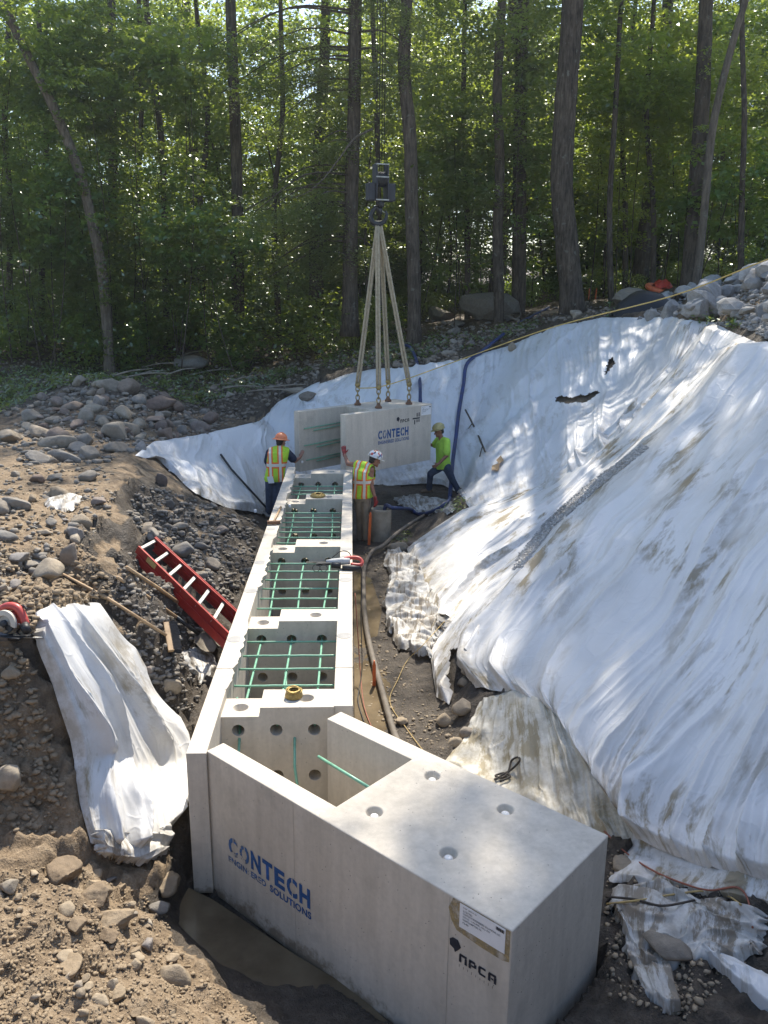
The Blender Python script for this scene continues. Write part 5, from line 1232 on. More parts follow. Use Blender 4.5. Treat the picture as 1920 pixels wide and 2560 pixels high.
# ------------------------------------------------------------------ stones
def rock_mesh(seed, ang=0., flat=1.):
    bm = bmesh.new(); bmesh.ops.create_icosphere(bm, subdivisions={0:3,1:2,2:4}[ang], radius=.5)
    rnd = random.Random(seed); off = Vector((seed*3.7, seed*1.3, seed*2.1))
    planes = [(Vector((rnd.gauss(0,1), rnd.gauss(0,1), rnd.gauss(0,1))).normalized(), rnd.uniform(.25,.38)) for _ in range(9 if ang else 10)]
    for v in bm.verts:
        n = v.co.normalized(); v.co += n*(.13*mnoise.noise(v.co*1.8+off) + .06*mnoise.noise(v.co*4.5+off))
        for pn_, d in planes:
            k = v.co.dot(pn_)-d
            if k > 0: v.co -= pn_*k*(.95 if ang else .88)
        if ang: v.co += n*(.02 if ang == 1 else .035)*mnoise.noise(v.co*9+off)
        if ang == 2: v.co += n*.03*mnoise.noise(v.co*20+off)
        v.co.z *= flat
    me = bpy.data.meshes.new('rock'); bm.to_mesh(me); bm.free()
    me.polygons.foreach_set('use_smooth', np.full(len(me.polygons), ang != 1))
    return me
def kind_of(mat_, ang, n, s0):
    out = []
    for i in range(n):
        me = rock_mesh(s0+i, ang, .62+.1*(i % 3)); me.materials.append(mat_); out.append(me)
    return out
COB = kind_of(M['rock'], 0, 7, 1); RUB = kind_of(M['rubble'], 1, 6, 31); TAN = kind_of(M['tanrock'], 0, 6, 61); BLD = kind_of(M['boulder'], 1, 4, 81)
CLOD = kind_of(M['clod'], 2, 4, 95)
def place_rock(name, me, p, size, label, group=None, asp=(1,1,1), rz=None, sink=.22, tilt=.3, m=None):
    o = bpy.data.objects.new(name, me); col.objects.link(o); o.scale = (size*asp[0], size*asp[1], size*asp[2])
    o.rotation_euler = (random.uniform(-tilt,tilt), random.uniform(-tilt,tilt), random.uniform(0,6.28) if rz is None else rz)
    o.location = p + Vector((0,0,size*asp[2]*(.5*.68-sink))); tag(o, label, 'rock', group); return o
def any_hit(u, v): 
    p = sheet_hit(u, v, 0); return p
def rock_px(u, v, wpx, me, label, asp=(1,1,1), name='boulder', rz=0, sink=.2, group=None, tilt=.15, onsheet=False):
    p = any_hit(u, v) if onsheet else ghit(u, v); d = (p-CAM).length; size = wpx*S/FOC*d
    return place_rock(name, me, p, size, label, group, asp, rz, sink, tilt)
rock_px(1055,690,140,BLD[0],'huge grey-brown boulder at the edge of the woods beside the thick trunk',(1.15,.8,.85),sink=.12)
rock_px(950,692,66,BLD[1],'squat dark boulder between the slim trunk and the huge boulder'); rock_px(967,668,28,BLD[2],'small rounded boulder perched behind the squat dark one')
rock_px(1358,655,72,BLD[3],'pale boulder behind the black tarp',(1,.9,1.1)); rock_px(985,705,45,BLD[2],'low flat boulder in front of the huge grey boulder',(1,.8,.5))
rock_px(1640,560,100,RUB[0],'large overhanging slab of quarry stone on top of the rubble pile',(1.2,.9,.7)); rock_px(1632,600,62,RUB[1],'blocky quarry stone under the overhanging slab',(1,.9,1))
rock_px(330,884,98,COB[3],'big rusty brown slab in the cobble heap',(1.1,.7,.6),rz=.3); rock_px(275,850,62,COB[1],'tan rounded boulder on top of the cobble heap'); rock_px(232,838,60,COB[5],'dark squared boulder on top of the cobble heap',(1.2,.8,.6))
rock_px(182,752,72,COB[2],'bleached boulder at the stream edge under the leaning tree',(1,.8,.8)); rock_px(415,788,95,COB[4],'long flat-topped boulder at the stream edge',(1.1,.7,.5)); 
rock_px(350,1045,30,COB[0],'upright oval stone set in the bank below the sheet corner',(.8,.8,1.9)); rock_px(396,1195,62,COB[6],'large smooth stone in the bank above the ladder top',(1,.9,.9))
rock_px(866,1562,34,TAN[0],'lone squarish stone in the mud behind the mitred block',(1,.9,1),name='stone'); rock_px(862,1186,42,COB[2],'smooth oval stone holding down the bend of the grey hose',(1.2,.8,.8),name='stone')
rock_px(898,1180,38,COB[5],'smooth stone at the sheet corner by the grey hose',(1.1,.8,.8),name='stone'); rock_px(1002,1535,52,TAN[1],'muddy boulder at the torn corner of the stained sheet'); rock_px(958,1560,42,TAN[2],'dark muddy stone below the torn sheet corner',name='stone'); rock_px(1012,1455,34,TAN[3],'pale stone showing through the torn hole',name='stone'); rock_px(1000,1480,36,TAN[4],'brown stone at the bottom of the torn hole',name='stone')
rock_px(1015,1590,46,COB[0],'rounded stone beside the mud-yellowed sheet',name='stone'); rock_px(985,1610,36,TAN[5],'small muddy stone in the wet dirt behind the mitred block',name='stone')
rock_px(1448,2062,85,COB[6],'long grey boulder lying on torn plastic',(1.25,.75,.7),rz=-.7,onsheet=True,sink=.1); rock_px(1345,1878,62,TAN[0],'muddy boulder at the corner of the concrete end face')
rock_px(250,1992,80,CLOD[0],'big earthy clod in the sunlit dirt',(1.1,.9,.8),name='clod'); rock_px(382,2120,72,TAN[3],'pointed tan stone in the sunlit dirt near the puddle',(1,.9,1),name='stone'); rock_px(215,1940,62,CLOD[1],'crumbly clod below the gathered plastic bundle',name='clod'); rock_px(140,1895,66,CLOD[2],'brown clod on the slope of the dirt pile',name='clod'); rock_px(362,1920,58,CLOD[3],'blocky clod at the puddle edge by the wall end',(1,1,1.2),name='clod'); rock_px(20,1690,70,TAN[5],'muddy rock in the dark cut bank',name='stone'); rock_px(128,1475,44,COB[1],'rounded rock at the shaded edge of the draped sheet',name='stone'); rock_px(25,1455,40,TAN[2],'tan cobble in the bank under the drill',name='stone')
rock_px(290,1420,46,COB[4],'grey stone in the bank beside the broom',name='stone'); rock_px(318,1456,40,COB[2],'flat grey stone in the bank under the broom',name='stone')
rock_px(372,1490,46,COB[0],'upright grey stone below the plastic scrap',(.9,.8,1.4),name='stone'); rock_px(152,1215,52,COB[5],'long stone sticking out of the bank top',(.9,.7,1.5),name='stone')
rock_px(640,848,48,COB[3],'reddish flat stone weighing down the far sheet corner',(1.2,.8,.6),onsheet=True); rock_px(664,862,44,COB[1],'tan stone weighing down the far sheet corner',(1.1,.9,.7),onsheet=True)
rock_px(1108,755,30,TAN[1],'brown stone wedged under the rope on the bank sheet',(.7,.7,1.1),onsheet=True,name='stone')
def inpoly(u, v, poly):
    r = False; n = len(poly)
    for i in range(n):
        (x0,y0),(x1,y1) = poly[i], poly[(i+1)%n]
        if (y0 > v) != (y1 > v) and u < (x1-x0)*(v-y0)/(y1-y0)+x0: r = not r
    return r
def sample(poly):
    xs = [p[0] for p in poly]; ys = [p[1] for p in poly]
    while True:
        u, v = random.uniform(min(xs), max(xs)), random.uniform(min(ys), max(ys))
        if inpoly(u, v, poly): return u, v
HEAP = [(0,960),(60,880),(150,820),(230,800),(320,835),(420,900),(480,935),(360,955),(240,1000),(60,1010)]
BENCH = [(-40,1010),(140,990),(250,1010),(250,1100),(190,1180),(90,1260),(-40,1290)]
BANK = [(300,1040),(420,1080),(560,1130),(540,1240),(480,1330),(330,1180),(270,1110)]
FORE = [(-60,1880),(160,1870),(250,1900),(350,1960),(400,2080),(520,2170),(600,2240),(-60,2240)]
RUBB = [(1380,690),(1420,640),(1500,620),(1590,580),(1690,600),(1700,720),(1600,690),(1500,680)]
SHORE = [(330,955),(470,930),(600,870),(680,830),(700,770),(560,800),(420,850),(330,900)]
EDGE = [(920,780),(1100,735),(1200,695),(1350,680),(1250,650),(1080,690),(920,730)]
def scatter(poly, n, s0, s1, meshes, name, label, group, exp=2.0, sink=.2, px=True):
    for _ in range(n):
        u, v = sample(poly); p = ghit(u, v)
        if p is None: continue
        s = s0 + (s1-s0)*random.random()**exp
        place_rock(name, random.choice(meshes), p, s, label, group, (random.uniform(.9,1.4), random.uniform(.7,1), random.uniform(.7,1.1)), None, sink)
scatter(HEAP, 95, .16, .55, COB, 'cobble', 'river cobble heaped on the bank beside the green weeds', 'cobbles in the streamside heap')
scatter(BENCH, 42, .08, .34, COB+TAN, 'cobble', 'sunlit cobble scattered on the flat bank top', 'cobbles on the flat bank top')
scatter(BANK, 48, .07, .28, COB, 'cobble', 'grey cobble embedded in the dark bank around the ladder', 'cobbles in the dark bank')
scatter(FORE, 64, .05, .17, CLOD+CLOD+TAN+COB[:2], 'cobble', 'tan stone lying in the sunlit loose dirt', 'stones in the sunlit dirt')
scatter(RUBB, 60, .22, .75, RUB, 'rubble_stone', 'angular quarry stone in the rubble pile', 'stones of the rubble pile', 1.5)
scatter(SHORE, 34, .14, .42, COB, 'cobble', 'dark cobble on the shaded stream bed', 'cobbles on the shaded stream bed')
scatter(EDGE, 30, .12, .45, COB+BLD, 'cobble', 'shaded stone along the top edge of the white sheet', 'stones along the sheet edge')
# small stones nobody could count, one object for each kind of ground
ICO_V = None
def pebbles(name, polys, mat_, label_kind='stuff', where=ghit, flat=False):
    global ICO_V
    if ICO_V is None:
        bm = bmesh.new(); bmesh.ops.create_icosphere(bm, subdivisions=1, radius=.5); ICO_V = (np.array([v.co for v in bm.verts]), np.array([[v.index for v in f.verts] for f in bm.faces])); bm.free()
    V0, F0 = ICO_V; VS = []; FS = []; b = 0
    for poly, n, s0, s1 in polys:
        for _ in range(n):
            u, v = sample(poly); p = where(u, v)
            if p is None: continue
            s = s0 + (s1-s0)*random.random()**2.5
            k = V0*(1+RNG.uniform(-.38,.38,(len(V0),1)))*np.array([random.uniform(.7,1.6), random.uniform(.7,1.1), random.uniform(.5,.85)])*s
            a = random.uniform(0,6.28); c_, s_ = math.cos(a), math.sin(a); k = k @ np.array([[c_,s_,0],[-s_,c_,0],[0,0,1]])
            VS.append(k + np.array([p.x, p.y, p.z + s*.12])); FS.append(F0 + b); b += len(V0)
    me = fastmesh(name, np.concatenate(VS), np.concatenate(FS)); o = put(name, me, mat_, None, not flat); o['kind'] = 'stuff'; return o
CUT = [(0,1400),(60,1400),(160,1760),(120,1800),(-40,1800),(-40,1400)]
TRENCH = [(770,1180),(860,1190),(830,1300),(860,1420),(930,1500),(1000,1600),(960,1640),(860,1600),(770,1540)]
pebbles('gravel', [(FORE, 4200, .004, .032), (CUT, 700, .01, .07), ([(-40,1250),(90,1260),(190,1180),(260,1300),(180,1310),(60,1370),(-40,1380)], 900, .012, .08)], M['clod'], flat=True)
pebbles('gravel', [(BENCH, 1500, .008, .06)], M['clod'], flat=True)
pebbles('gravel', [(BENCH, 260, .03, .11), (BANK, 1700, .015, .10), (HEAP, 1100, .03, .16), ([(260,1180),(480,1340),(440,1500),(390,1560),(300,1420),(230,1300)], 900, .012, .08)], M['rock'], flat=True)
pebbles('gravel', [(SHORE, 900, .03, .14), (EDGE, 700, .03, .14), ([(0,770),(420,760),(700,770),(680,820),(330,880),(0,900)], 900, .04, .18), ([(690,700),(1000,690),(1000,790),(700,800)], 700, .04, .2)], M['rock'])
pebbles('gravel', [([(1660,560),(1900,520),(1950,800),(1690,745)], 900, .05, .3), (RUBB, 900, .04, .16), ([(1480,700),(1690,690),(1690,745),(1600,705)], 900, .03, .10)], M['rubble'])
pebbles('gravel', [(TRENCH, 700, .008, .05), ([(1310,1830),(1400,1850),(1560,1930),(1659,2050),(1480,2200),(1310,2150)], 700, .01, .05)], M['tanrock'])
pebbles('gravel', [([(1106,1232),(1130,1225),(1195,1140),(1285,1062),(1402,968),(1385,962),(1270,1045),(1180,1125),(1120,1200)], 3200, .012, .04)], M['gravel'], where=lambda u, v: sheet_hit(u, v, .01))

# ------------------------------------------------------------------ foliage
def leaves(centers, radii, per, size, flat=.35, droop=0., jitter=.5, asp=.55):
    """leaf blades in clumps; returns co, quads (folded diamonds)"""
    C = np.repeat(centers, per, 0); R = np.repeat(radii, per, 0); n = len(C)
    d = RNG.normal(size=(n,3)); d /= np.linalg.norm(d, axis=1, keepdims=True); r = RNG.uniform(0,1,(n,1))**.5
    P = C + d*r*R[:,None]*np.array([1,1,flat]); P[:,2] -= droop*(r[:,0]**2)*R
    a = RNG.uniform(0, 2*np.pi, n); tilt = RNG.normal(0, jitter, n); ax = np.stack([np.cos(a), np.sin(a), np.sin(tilt)-.25], 1); ax /= np.linalg.norm(ax, axis=1, keepdims=True)
    upv_ = np.stack([RNG.normal(0,jitter,n), RNG.normal(0,jitter,n), np.ones(n)], 1); sd = np.cross(ax, upv_); sd /= np.linalg.norm(sd, axis=1, keepdims=True)+1e-9; nn = np.cross(sd, ax)
    s = size*RNG.uniform(.6,1.25,(n,1))
    co = np.stack([P, P+ax*s*.5+sd*s*asp*.5+nn*s*.07, P+ax*s, P+ax*s*.5-sd*s*asp*.5+nn*s*.07], 1).reshape(-1,3)
    return co, np.arange(n*4).reshape(-1,4)
def crown_mesh(seed, rx, rz, nclump, per, size, cr_=.75, flat=.35, shell=.5):
    global RNG; RNG = np.random.default_rng(seed)
    d = RNG.normal(size=(nclump,3)); d /= np.linalg.norm(d, axis=1, keepdims=True); r = RNG.uniform(shell,1,(nclump,1))**(1/2)
    lob = 1 + .28*np.sin(d[:,0:1]*3+seed) + .2*np.sin(d[:,1:2]*5+seed*2)
    c = d*r*lob*np.array([rx,rx,rz]); rad = cr_*RNG.uniform(.6,1.3,nclump)
    co, qd = leaves(c, rad, per, size, flat, .25)
    return fastmesh('crown', co, qd), c
def limb_tree(mesh_c, c, trunk_top, base, r0, mb, n=10):
    pass
CR = {}
for k, (seed, rx, rz, nc, per, sz_) in dict(a=(11,3.4,3.0,130,75,.18), b=(12,3.0,3.6,130,75,.175), c=(13,2.4,2.6,100,70,.165), d=(14,3.8,2.4,140,75,.185), e=(15,2.0,3.2,100,65,.165)).items():
    CR[k] = crown_mesh(seed, rx, rz, nc, per, sz_)
for k, (seed, rx, rz, nc, per, sz_) in dict(f=(16,1.35,1.2,44,42,.17), g=(17,1.1,1.5,40,42,.16), h=(18,1.7,1.0,50,42,.175)).items(): CR[k] = crown_mesh(seed, rx, rz, nc, per, sz_, .5)
SHR = [crown_mesh(30+i, 1.1, .8, 30, 45, .12, .45, .6, .2) for i in range(3)]
CANOPY = [crown_mesh(50+i, 4.2, 2.8, 120, 60, .27, 1.0, .4, .15) for i in range(2)]
def withmat(me, m):
    c = me.copy(); c.materials.clear(); c.materials.append(m); return c
CRM = {(k, mn): withmat(CR[k][0], M[mn]) for k in CR for mn in ('leaf','leafdark','leafyel')}
SHM = [withmat(s[0], M[mn]) for s, mn in zip(SHR, ('leafdark','leaf','leafdark'))]
CNM = [withmat(s[0], M['leaf']) for s in CANOPY]
TOPS = [crown_mesh(70+i, 3.2, 2.8, 60, 34, .22, .9, .35, .3) for i in range(2)]
TOPM = [{mn: withmat(s[0], M[mn]) for mn in ('leaf','leafdark','leafyel')} for s in TOPS]
def trunk(path, radii, m, limbs=(), n=12):
    mb = MB(); pts = cr(path, 5); rr = np.interp(np.linspace(0,1,len(pts)), np.linspace(0,1,len(radii)), radii)
    rr[0] *= 1.35
    if len(rr) > 2: rr[1] *= 1.12
    mb.tube(pts, list(rr), n, jit=.05)
    for a, b, r in limbs:
        a = Vector(a); b = Vector(b); m_ = a.lerp(b,.5)+Vector((0,0,.12*(b-a).length)); mb.tube(cr([a, m_, b], 4), list(np.linspace(r, r*.3, 9)), 6)
    return mb
def tree_px(label, px, ws, crowns, m='bark', up_to=19, group=None, y=None, lower=(), spread=()):
    if y is None:
        b = ghit(*px[0]); yy = b.y; path = [b + Vector((0,0,-.25))] + [q(u, v, yy) for u, v in px[1:]]
    else:                                              # foot hidden in the undergrowth: stand it on the ground there
        p0 = q(px[0][0], px[0][1], y); b = Vector((p0.x, y, gz(p0.x, y))); yy = y; path = [b + Vector((0,0,-.25)), p0] + [q(u, v, yy) for u, v in px[1:]]; ws = [ws[0]] + list(ws)
    dr = (path[-1]-path[-2]).normalized(); dr = (dr + Vector((0,0,1.2))).normalized(); last = path[-1]; n = 0
    while path[-1].z < up_to: path.append(path[-1] + dr*2.5)
    d = (Vector((0,yy,b.z))-CAM).length; rad = [w_*S/FOC*d/2 for w_ in ws] + [ws[-1]*S/FOC*d/2*.5]
    e = thing('tree', label, 'tree', b, group)
    tp_ = path[-1]; lm = []; cl = []
    for k, mn, off, sc_ in crowns:
        cpos = tp_ + Vector(off); cl.append((k, mn, cpos, sc_)); lm.append((path[-2].lerp(path[-1], .3), cpos, rad[-1]*.6))
    for k, mn, (u, v), dy, sc_ in lower:
        cpos = q(u, v, yy+dy); cl.append((k, mn, cpos, sc_)); near = min(path, key=lambda p: abs(p.z-cpos.z+.8)); lm.append((near, cpos, rad[-1]*.5))
    for p_ in spread: lm.append((path[-2], p_, rad[-1]*.7))
    o = trunk(path, rad, M[m], lm).build('trunk', M[m], None, True); inpar(o, e)
    for i_, p_ in enumerate(spread):
        o = bpy.data.objects.new('crown', CNM[i_ % 2]); col.objects.link(o); o.location = p_; o.scale = (random.uniform(.36,.46) if i_ > 1 else .27,)*3; o.rotation_euler = (0,0,random.uniform(0,6.28)); inpar(o, e)
    for i_, (k, mn, cpos, sc_) in enumerate(cl):
        o = bpy.data.objects.new('crown', TOPM[(len(k)+i_) % 2][mn]); col.objects.link(o); o.location = cpos; o.scale = (sc_,)*3; o.rotation_euler = (0,0,random.uniform(0,6.28)); inpar(o, e)
    return e
tree_px('thick rough-barked trunk standing beside the timber plank', [(1240,672),(1224,520),(1213,400),(1220,250),(1231,100),(1240,-40)], [50,46,44,42,41,38], [('a','leaf',(1.5,0,1),1.1)], up_to=22, spread=[tuple(Vector(t_) + SUN_DIR*((25-t_[2])/SUN_DIR.z)) for t_ in ((1.75,4.5,1.2),(.75,4.0,1.2),(2.7,5.2,1.2),(3.3,7.0,2.2),(4.2,5.6,3),(4.4,7.6,3.2),(2.9,8.6,1.8),(3.4,4.2,1.5))])  # spread crowns added out of view, set sunward to shade block top and slope
tree_px('slim dark trunk with a broken stub at the bank edge behind the slings', [(896,740),(894,600),(889,450),(886,300),(873,150),(879,0)], [29,28,27,25,21,19], [('b','leaf',(0,1,0),1.),('a','leaf',(-2,0,-2),.9)])
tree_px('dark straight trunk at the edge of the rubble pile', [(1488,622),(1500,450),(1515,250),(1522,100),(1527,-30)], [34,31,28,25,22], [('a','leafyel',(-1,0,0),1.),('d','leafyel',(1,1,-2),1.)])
tree_px('paler leaning trunk beside the dark straight one', [(1503,622),(1520,470),(1536,300),(1560,180),(1592,60),(1618,-30)], [17,16,15,13,12,11], [('b','leaf',(0,0,0),.9)], 'barklight')
tree_px('thin pale sapling trunk behind the rubble pile', [(1549,600),(1556,430),(1562,300),(1552,150),(1548,20)], [11,10,9,8,7], [('c','leaf',(0,0,0),.9)], 'barklight', 15)
tree_px('pale trunk leaning out over the stream bed', [(222,600),(190,440),(160,340),(110,220),(55,110),(2,-15)], [22,20,19,17,16,15], [('b','leaf',(0,0,0),1.)], 'barklight', y=25.6)
tree_px('straight grey trunk just behind the leaning one', [(246,690),(243,400),(243,200),(240,0)], [19,17,16,15], [('a','leaf',(0,1,0),1.)], y=30)
tree_px('thin dark trunk between the leaning tree and the hemlock', [(360,690),(352,350),(336,200),(320,60),(314,-20)], [14,13,12,11,10], [('b','leaf',(0,1,0),.9)], y=31)
tree_px('dark trunk hidden by leaves at the edge of the hemlock', [(516,690),(512,400),(505,200),(498,0)], [24,22,20,18], [('d','leaf',(0,1,0),1.)], y=29)
tree_px('short stout trunk in shade beside the slings', [(684,712),(683,600),(684,450),(690,300),(700,150)], [33,29,24,20,17], [('a','leafdark',(0,1,0),1.)])
tree_px('mossy trunk between the slim tree and the thick trunk', [(1078,655),(1075,500),(1080,350),(1074,200),(1082,50)], [22,20,19,17,15], [('b','leaf',(0,1,0),1.)], y=28)
tree_px('broad dark trunk deep in the shade behind the huge boulder', [(1120,650),(1122,450),(1125,250),(1128,50)], [30,27,25,22], [('a','leaf',(0,1,0),1.)], y=30)
for u, y_ in ((1320,27),(1410,29),(1350,33),(1010,31),(820,30),(600,31),(440,33),(90,30),(20,29),(300,34),(1600,25)):
    tree_px('slender dark tree deep in the woods', [(u,660),(u+random.uniform(-8,8),450),(u+random.uniform(-14,14),250),(u+random.uniform(-20,20),40)], [13,11,10,9], [(random.choice('abc'),'leaf',(0,1,0),.9)], y=y_, up_to=15, group='slender trees deep in the woods')
# mid-storey trees: thin stem with a leafy crown that fills the view above the dark floor
def small_tree(x, y, z0, hz, k, mn, sc_, label, group, r=.05):
    e = thing('young_tree', label, 'tree', (x, y, z0), group); topp = Vector((x, y, hz+.6*sc_)); bx_ = x+random.uniform(-1.2,1.2); x0_ = x; x = bx_
    lm = []
    o = trunk([Vector((x,y,z0-.2)), Vector((x*.6+x0_*.4+random.uniform(-.4,.4), y, z0*.55+hz*.45)), topp], [r*1.3, r, r*.4], M['bark'], lm, 7).build('trunk', M['bark'], None, True); inpar(o, e)
    o = bpy.data.objects.new('crown', CRM[(k,mn)]); col.objects.link(o); o.location = (x0_, y, hz); o.scale = (sc_,)*3; o.rotation_euler = (0,0,random.uniform(0,6.28)); inpar(o, e)
    return e
GL = 'leafy young tree filling the shade between the trunks'; GG = 'young trees of the woods'
mids = []
for i in range(78):
    y = random.uniform(33.5, 50); x = random.uniform(-.52*y, .52*y)
    mids.append((x, y + (2 if x > 0 else 0), random.uniform(4.5, 5+.29*y) if i % 4 else random.uniform(4.2, 6)))
for x, y, hz in mids:
    k = random.choice('abcde'); mn = random.choice(['leaf','leaf','leafdark'])
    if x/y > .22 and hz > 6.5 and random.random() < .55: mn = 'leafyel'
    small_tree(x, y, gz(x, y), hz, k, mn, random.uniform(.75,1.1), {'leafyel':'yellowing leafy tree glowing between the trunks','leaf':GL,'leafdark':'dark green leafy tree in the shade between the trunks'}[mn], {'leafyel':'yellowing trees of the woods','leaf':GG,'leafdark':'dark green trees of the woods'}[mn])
FRONT = []
for u in range(-30, 1720, 74):
    for v in (70, 210, 350, 480):
        uu = u + random.uniform(-35,35); vv = v + random.uniform(-55,55)
        if min(abs(uu-1225), abs(uu-1510), abs(uu-880)) < 40 or (500 < uu < 830): continue
        if random.random() < .30: continue
        if uu > 850 and vv > 430: continue
        FRONT.append((uu, vv, random.uniform(25.5,28.5) if uu < 850 else random.uniform(30.5,34), random.choice('fgh'), ('leafyel' if (uu > 1300 and random.random() < .5) else random.choice(['leaf','leaf','leafdark'])) if vv < 420 else 'leafdark', random.uniform(.8,1.2) * (1.2 if uu > 850 else 1)))
for u, v, y, k, mn, sc_ in FRONT + [p for p in ((1440,250,29.5,'c','leafyel',.9),(1340,330,29.5,'e','leafyel',.8),(1400,160,29,'h','leafyel',1.3),(1580,430,27,'h','leaf',1.2),(1630,380,26,'f','leaf',1.2),(1620,250,27,'b','leafyel',.6),(60,560,27,'a','leafdark',.8),(190,600,28,'d','leafdark',.7),(330,590,27,'c','leafdark',.8),(450,560,28,'a','leafdark',.7),(60,330,28,'b','leaf',.9),(980,330,29,'a','leaf',.9),(1060,430,30,'c','leaf',.9),(1130,120,28,'d','leaf',.9))]:
    p = q(u, v, y); small_tree(p.x, p.y, gz(p.x, p.y), p.z, k, mn, sc_, {'leafyel':'yellowing young maple at the front edge of the woods','leaf':'bright green young maple at the front edge of the woods','leafdark':'dark green young maple at the shaded front edge of the woods'}[mn], {'leafyel':'yellowing maples at the wood edge','leaf':'bright maples at the wood edge','leafdark':'dark maples at the wood edge'}[mn], .015)
# far wall of the woods
for i in range(46):
    y = random.uniform(46, 62); x = random.uniform(-.55*y, .55*y); small_tree(x, y, gz(x, y), random.uniform(6,17), random.choice('abd'), 'leaf', random.uniform(1.2,1.7), 'distant leafy tree at the back of the woods', 'distant trees of the woods', .12)
# tall canopy trees, crowns above the picture; they shade the slope
def canopy_tree(x, y, hz, offs, label, r=.22):
    e = thing('tree', label, 'tree', (x, y, gz(x,y)), 'tall shade trees around the clearing'); b = Vector((x, y, gz(x,y)-.2)); topp = Vector((x, y, hz))
    lm = [(b.lerp(topp, random.uniform(.55,.9)), topp+Vector(o), r*.4) for o in offs]
    inpar(trunk([b, b.lerp(topp,.5)+Vector((.2,0,0)), topp], [r*1.3, r, r*.5], M['bark'], lm).build('trunk', M['bark'], None, True), e)
    for j, o_ in enumerate(offs):
        o = bpy.data.objects.new('crown', CNM[j % 2]); col.objects.link(o); o.location = topp + Vector(o_); o.scale = (random.uniform(.7,.85),)*3; o.rotation_euler = (0,0,random.uniform(0,6.28)); inpar(o, e)
CT = 'tall shade tree whose crown spreads above the clearing'
CANTREES = [(-1.5,35,23,[(0,-1,0),(3.4,-1.5,1),(-3.8,-1,1)]), (4.6,36,23,[(0,-1,0),(3.4,0,1)]), (10.5,36,24,[(-1,0,0),(3,1,1)]), (-9,41,23,[(0,0,0),(-3.6,0,1)])]
for x, y, hz, offs in CANTREES: canopy_tree(x, y, hz, offs, CT)
# hemlock with soft drooping sprays
def hemlock():
    global RNG; RNG = np.random.default_rng(77)
    b = g(758, 700, 2.6); yy = 26.5; b = q(756, 705, yy); e = thing('hemlock_tree', 'soft drooping hemlock behind the slings', 'tree', b)
    path = [b+Vector((0,0,-.3)), q(757,500,yy), q(763,300,yy), q(768,100,yy), q(770,-60,yy), q(770,-250,yy)]
    cs = []; rs = []; lm = []
    for i in range(46):
        z = random.uniform(5.2, 16); side = random.choice([-1,-1,-1,.6]); L = random.uniform(1.2, 4.4)*(1 if z > 6.5 else .6); a = random.uniform(-1.0,1.0)
        tx = np.interp(z, [p.z for p in path], [p.x for p in path]); p0 = Vector((tx, yy, z)); tip = p0 + Vector((side*L*math.cos(a), -abs(L*math.sin(a))*.8 if random.random() < .6 else L*math.sin(a), -.30*L)); lm.append((p0, tip, .035))
        for t in np.linspace(.3, 1, 7):
            c = p0.lerp(tip, t); cs.append([c.x+random.uniform(-.25,.25), c.y+random.uniform(-.25,.25), c.z-.15]); rs.append(.5)
    inpar(trunk(path, [.24,.22,.2,.17,.15,.12], M['bark'], lm).build('trunk', M['bark'], None, True), e)
    co, qd = leaves(np.array(cs), np.array(rs)*1.15, 150, .10, .55, .6, .35, .45)
    inpar(put('crown', fastmesh('crown', co, qd), M['needle']), e)
hemlock()
# undergrowth
for i in range(120):
    u = random.uniform(-60, 1720); y = (random.uniform(25.5, 33) if u < 900 else random.uniform(24, 31)) if i < 60 else random.uniform(31, 42); p = q(u, 700, y); x = p.x; z = gz(x, y)
    if z > 5.5 or (840 < u < 1600 and y < 32): continue
    e = thing('shrub', 'dark leafy shrub in the undergrowth below the trees', 'shrub', (x, y, z), 'shrubs in the undergrowth')
    stem = MB()
    for _ in range(4): stem.tube([Vector((x,y,z-.1)), Vector((x+random.uniform(-.4,.4), y+random.uniform(-.4,.4), z+.7))], [.015,.006], 5)
    inpar(stem.build('stem', M['bark']), e)
    o = bpy.data.objects.new('crown', random.choice(SHM)); col.objects.link(o); s = random.uniform(.7,1.3) * (1.2 if u < 700 else .8); o.location = (x, y, z+.65*s); o.scale = (s,)*3; o.rotation_euler = (0,0,random.uniform(0,6)); inpar(o, e)
# hanging leafy twig on the slim trunk
tw_ = q(935,560,gz(0,0)*0+hit(896,740).y-.2)
co, qd = leaves(np.array([[p.x,p.y,p.z] for p in (q(930,545,tw_.y), q(940,575,tw_.y), q(948,600,tw_.y), q(958,590,tw_.y), q(940,610,tw_.y))]), np.array([.32]*5), 60, .12, .8, .2)
e = thing('leafy_twig', 'leafy twig drooping from the slim trunk above the stones', 'branch', q(900,480,tw_.y))
inpar(MB().tube(cr([q(893,490,tw_.y), q(915,500,tw_.y), q(930,540,tw_.y), q(945,605,tw_.y)], 4), .012, 5).build('stem', M['bark']), e)
inpar(put('foliage', fastmesh('twig', co, qd), M['leaf']), e)
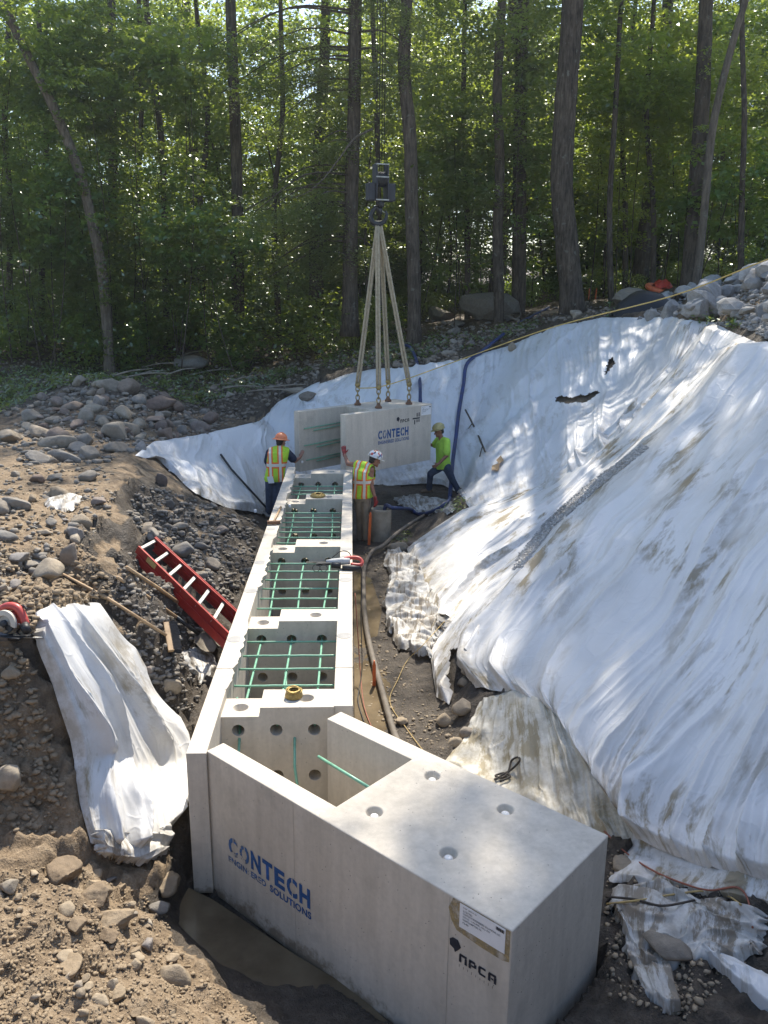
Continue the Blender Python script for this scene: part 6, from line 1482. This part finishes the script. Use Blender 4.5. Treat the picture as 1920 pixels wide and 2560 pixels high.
# long dead bough in front of the hemlock, snag, driftwood
tag(MB().tube(cr([q(805,278,25.5), q(765,300,25.2), q(735,340,25), q(700,385,24.8), q(665,415,24.7), q(630,428,24.6)], 5), list(np.linspace(.036,.010,26)), 6, jit=.1).build('dead_bough', M['barklight'], None, True), 'long pale dead bough curving in front of the hemlock', 'branch')
b1 = hit(283,768)
tag(MB().tube(cr([b1-Vector((0,0,.1)), q(290,730,b1.y), q(300,690,b1.y), q(308,672,b1.y), q(302,650,b1.y), q(304,635,b1.y)], 4), list(np.linspace(.075,.03,21)), 7, jit=.12).build('dead_snag', M['deadwood'], None, True), 'pale broken snag standing at the stream edge', 'branch')
tag(MB().tube(cr([hit(312,768), q(318,700,b1.y), q(314,650,b1.y)], 4), list(np.linspace(.05,.02,9)), 6, jit=.1).build('dead_snag', M['bark'], None, True), 'brown bare stem beside the pale broken snag', 'branch')
tag(MB().tube([hit(-20,757)+Vector((0,0,.1)), hit(70,748)+Vector((0,0,.12)), hit(120,742)+Vector((0,0,.1))], [.09,.08,.05], 8, jit=.1).build('driftwood', M['deadwood'], None, True), 'pale driftwood log lying at the stream edge', 'log')
fl = [hit(720,668)+Vector((0,0,.12)), hit(900,655)+Vector((0,0,.15))]
tag(MB().tube(fl, [.14,.12], 9, jit=.08).build('fallen_log', M['bark'], None, True), 'fallen log on the forest floor behind the slings', 'log')
for i in range(16):
    u, v = sample([(20,770),(420,760),(680,775),(690,820),(420,880),(330,830),(20,860)]); a = ghit(u, v) + Vector((0,0,.06)); L = random.uniform(.5,1.6); th = random.uniform(-.6,.6)
    b = a + Vector((L*math.cos(th), L*math.sin(th), random.uniform(.0,.25)))
    tag(MB().tube(cr([a, a.lerp(b,.5)+Vector((0,random.uniform(-.1,.1),.05)), b], 3), list(np.linspace(.03,.012,7)), 6, jit=.15).build('fallen_stick', M['deadwood'], None, True), 'bleached stick fallen among the weeds of the stream bed', 'stick', 'fallen sticks in the stream bed weeds')
# weeds and cut brush
def weedpatch(polys, mat_, name='ground_cover', size=.1):
    cs = []; rs = []
    for poly, n, r in polys:
        for _ in range(n):
            p = ghit(*sample(poly))
            if p is not None: cs.append([p.x, p.y, p.z+r*.25]); rs.append(r)
    co, qd = leaves(np.array(cs), np.array(rs), 10, size, .5, 0, .7, .35); o = put(name, fastmesh(name, co, qd), mat_); o['kind'] = 'stuff'; return o
weedpatch([([(-20,800),(180,785),(330,780),(440,800),(600,800),(680,800),(560,840),(420,880),(300,830),(150,830),(-20,900)], 800, .2), ([(700,720),(880,720),(1000,720),(930,780),(700,800)], 300, .2), ([(1000,720),(1180,690),(1180,705),(1000,760)], 60, .18)], M['weed'], size=.12)
weedpatch([([(845,1165),(880,1150),(890,1170),(850,1180)], 10, .1), ([(960,1085),(1010,1075),(1000,1105),(955,1110)], 26, .12)], M['weed'], size=.07)
weedpatch([([(1500,675),(1545,670),(1550,700),(1505,705)], 24, .2), ([(1570,690),(1600,685),(1605,705),(1575,710)], 14, .14), ([(1310,640),(1340,640),(1340,690),(1310,690)], 20, .2)], M['weed'], size=.1)
# ------------------------------------------------------------------ thin air volume added to lift dark woods, standing in for lens glare
hz_ = MB().box((-95,-8,-2), (95,145,30)).build('added_haze', None); hz_['kind'] = 'stuff'
hm = bpy.data.materials.new('added_haze'); hm.use_nodes = True; ht = hm.node_tree; ht.nodes.clear()
ho = ht.nodes.new('ShaderNodeOutputMaterial'); pv = ht.nodes.new('ShaderNodeVolumePrincipled')
pv.inputs['Color'].default_value = (.86,.92,1,1); pv.inputs['Density'].default_value = .0007; pv.inputs['Anisotropy'].default_value = .55
ht.links.new(pv.outputs[0], ho.inputs['Volume']); hz_.data.materials.append(hm)
cy.volume_bounces = 0
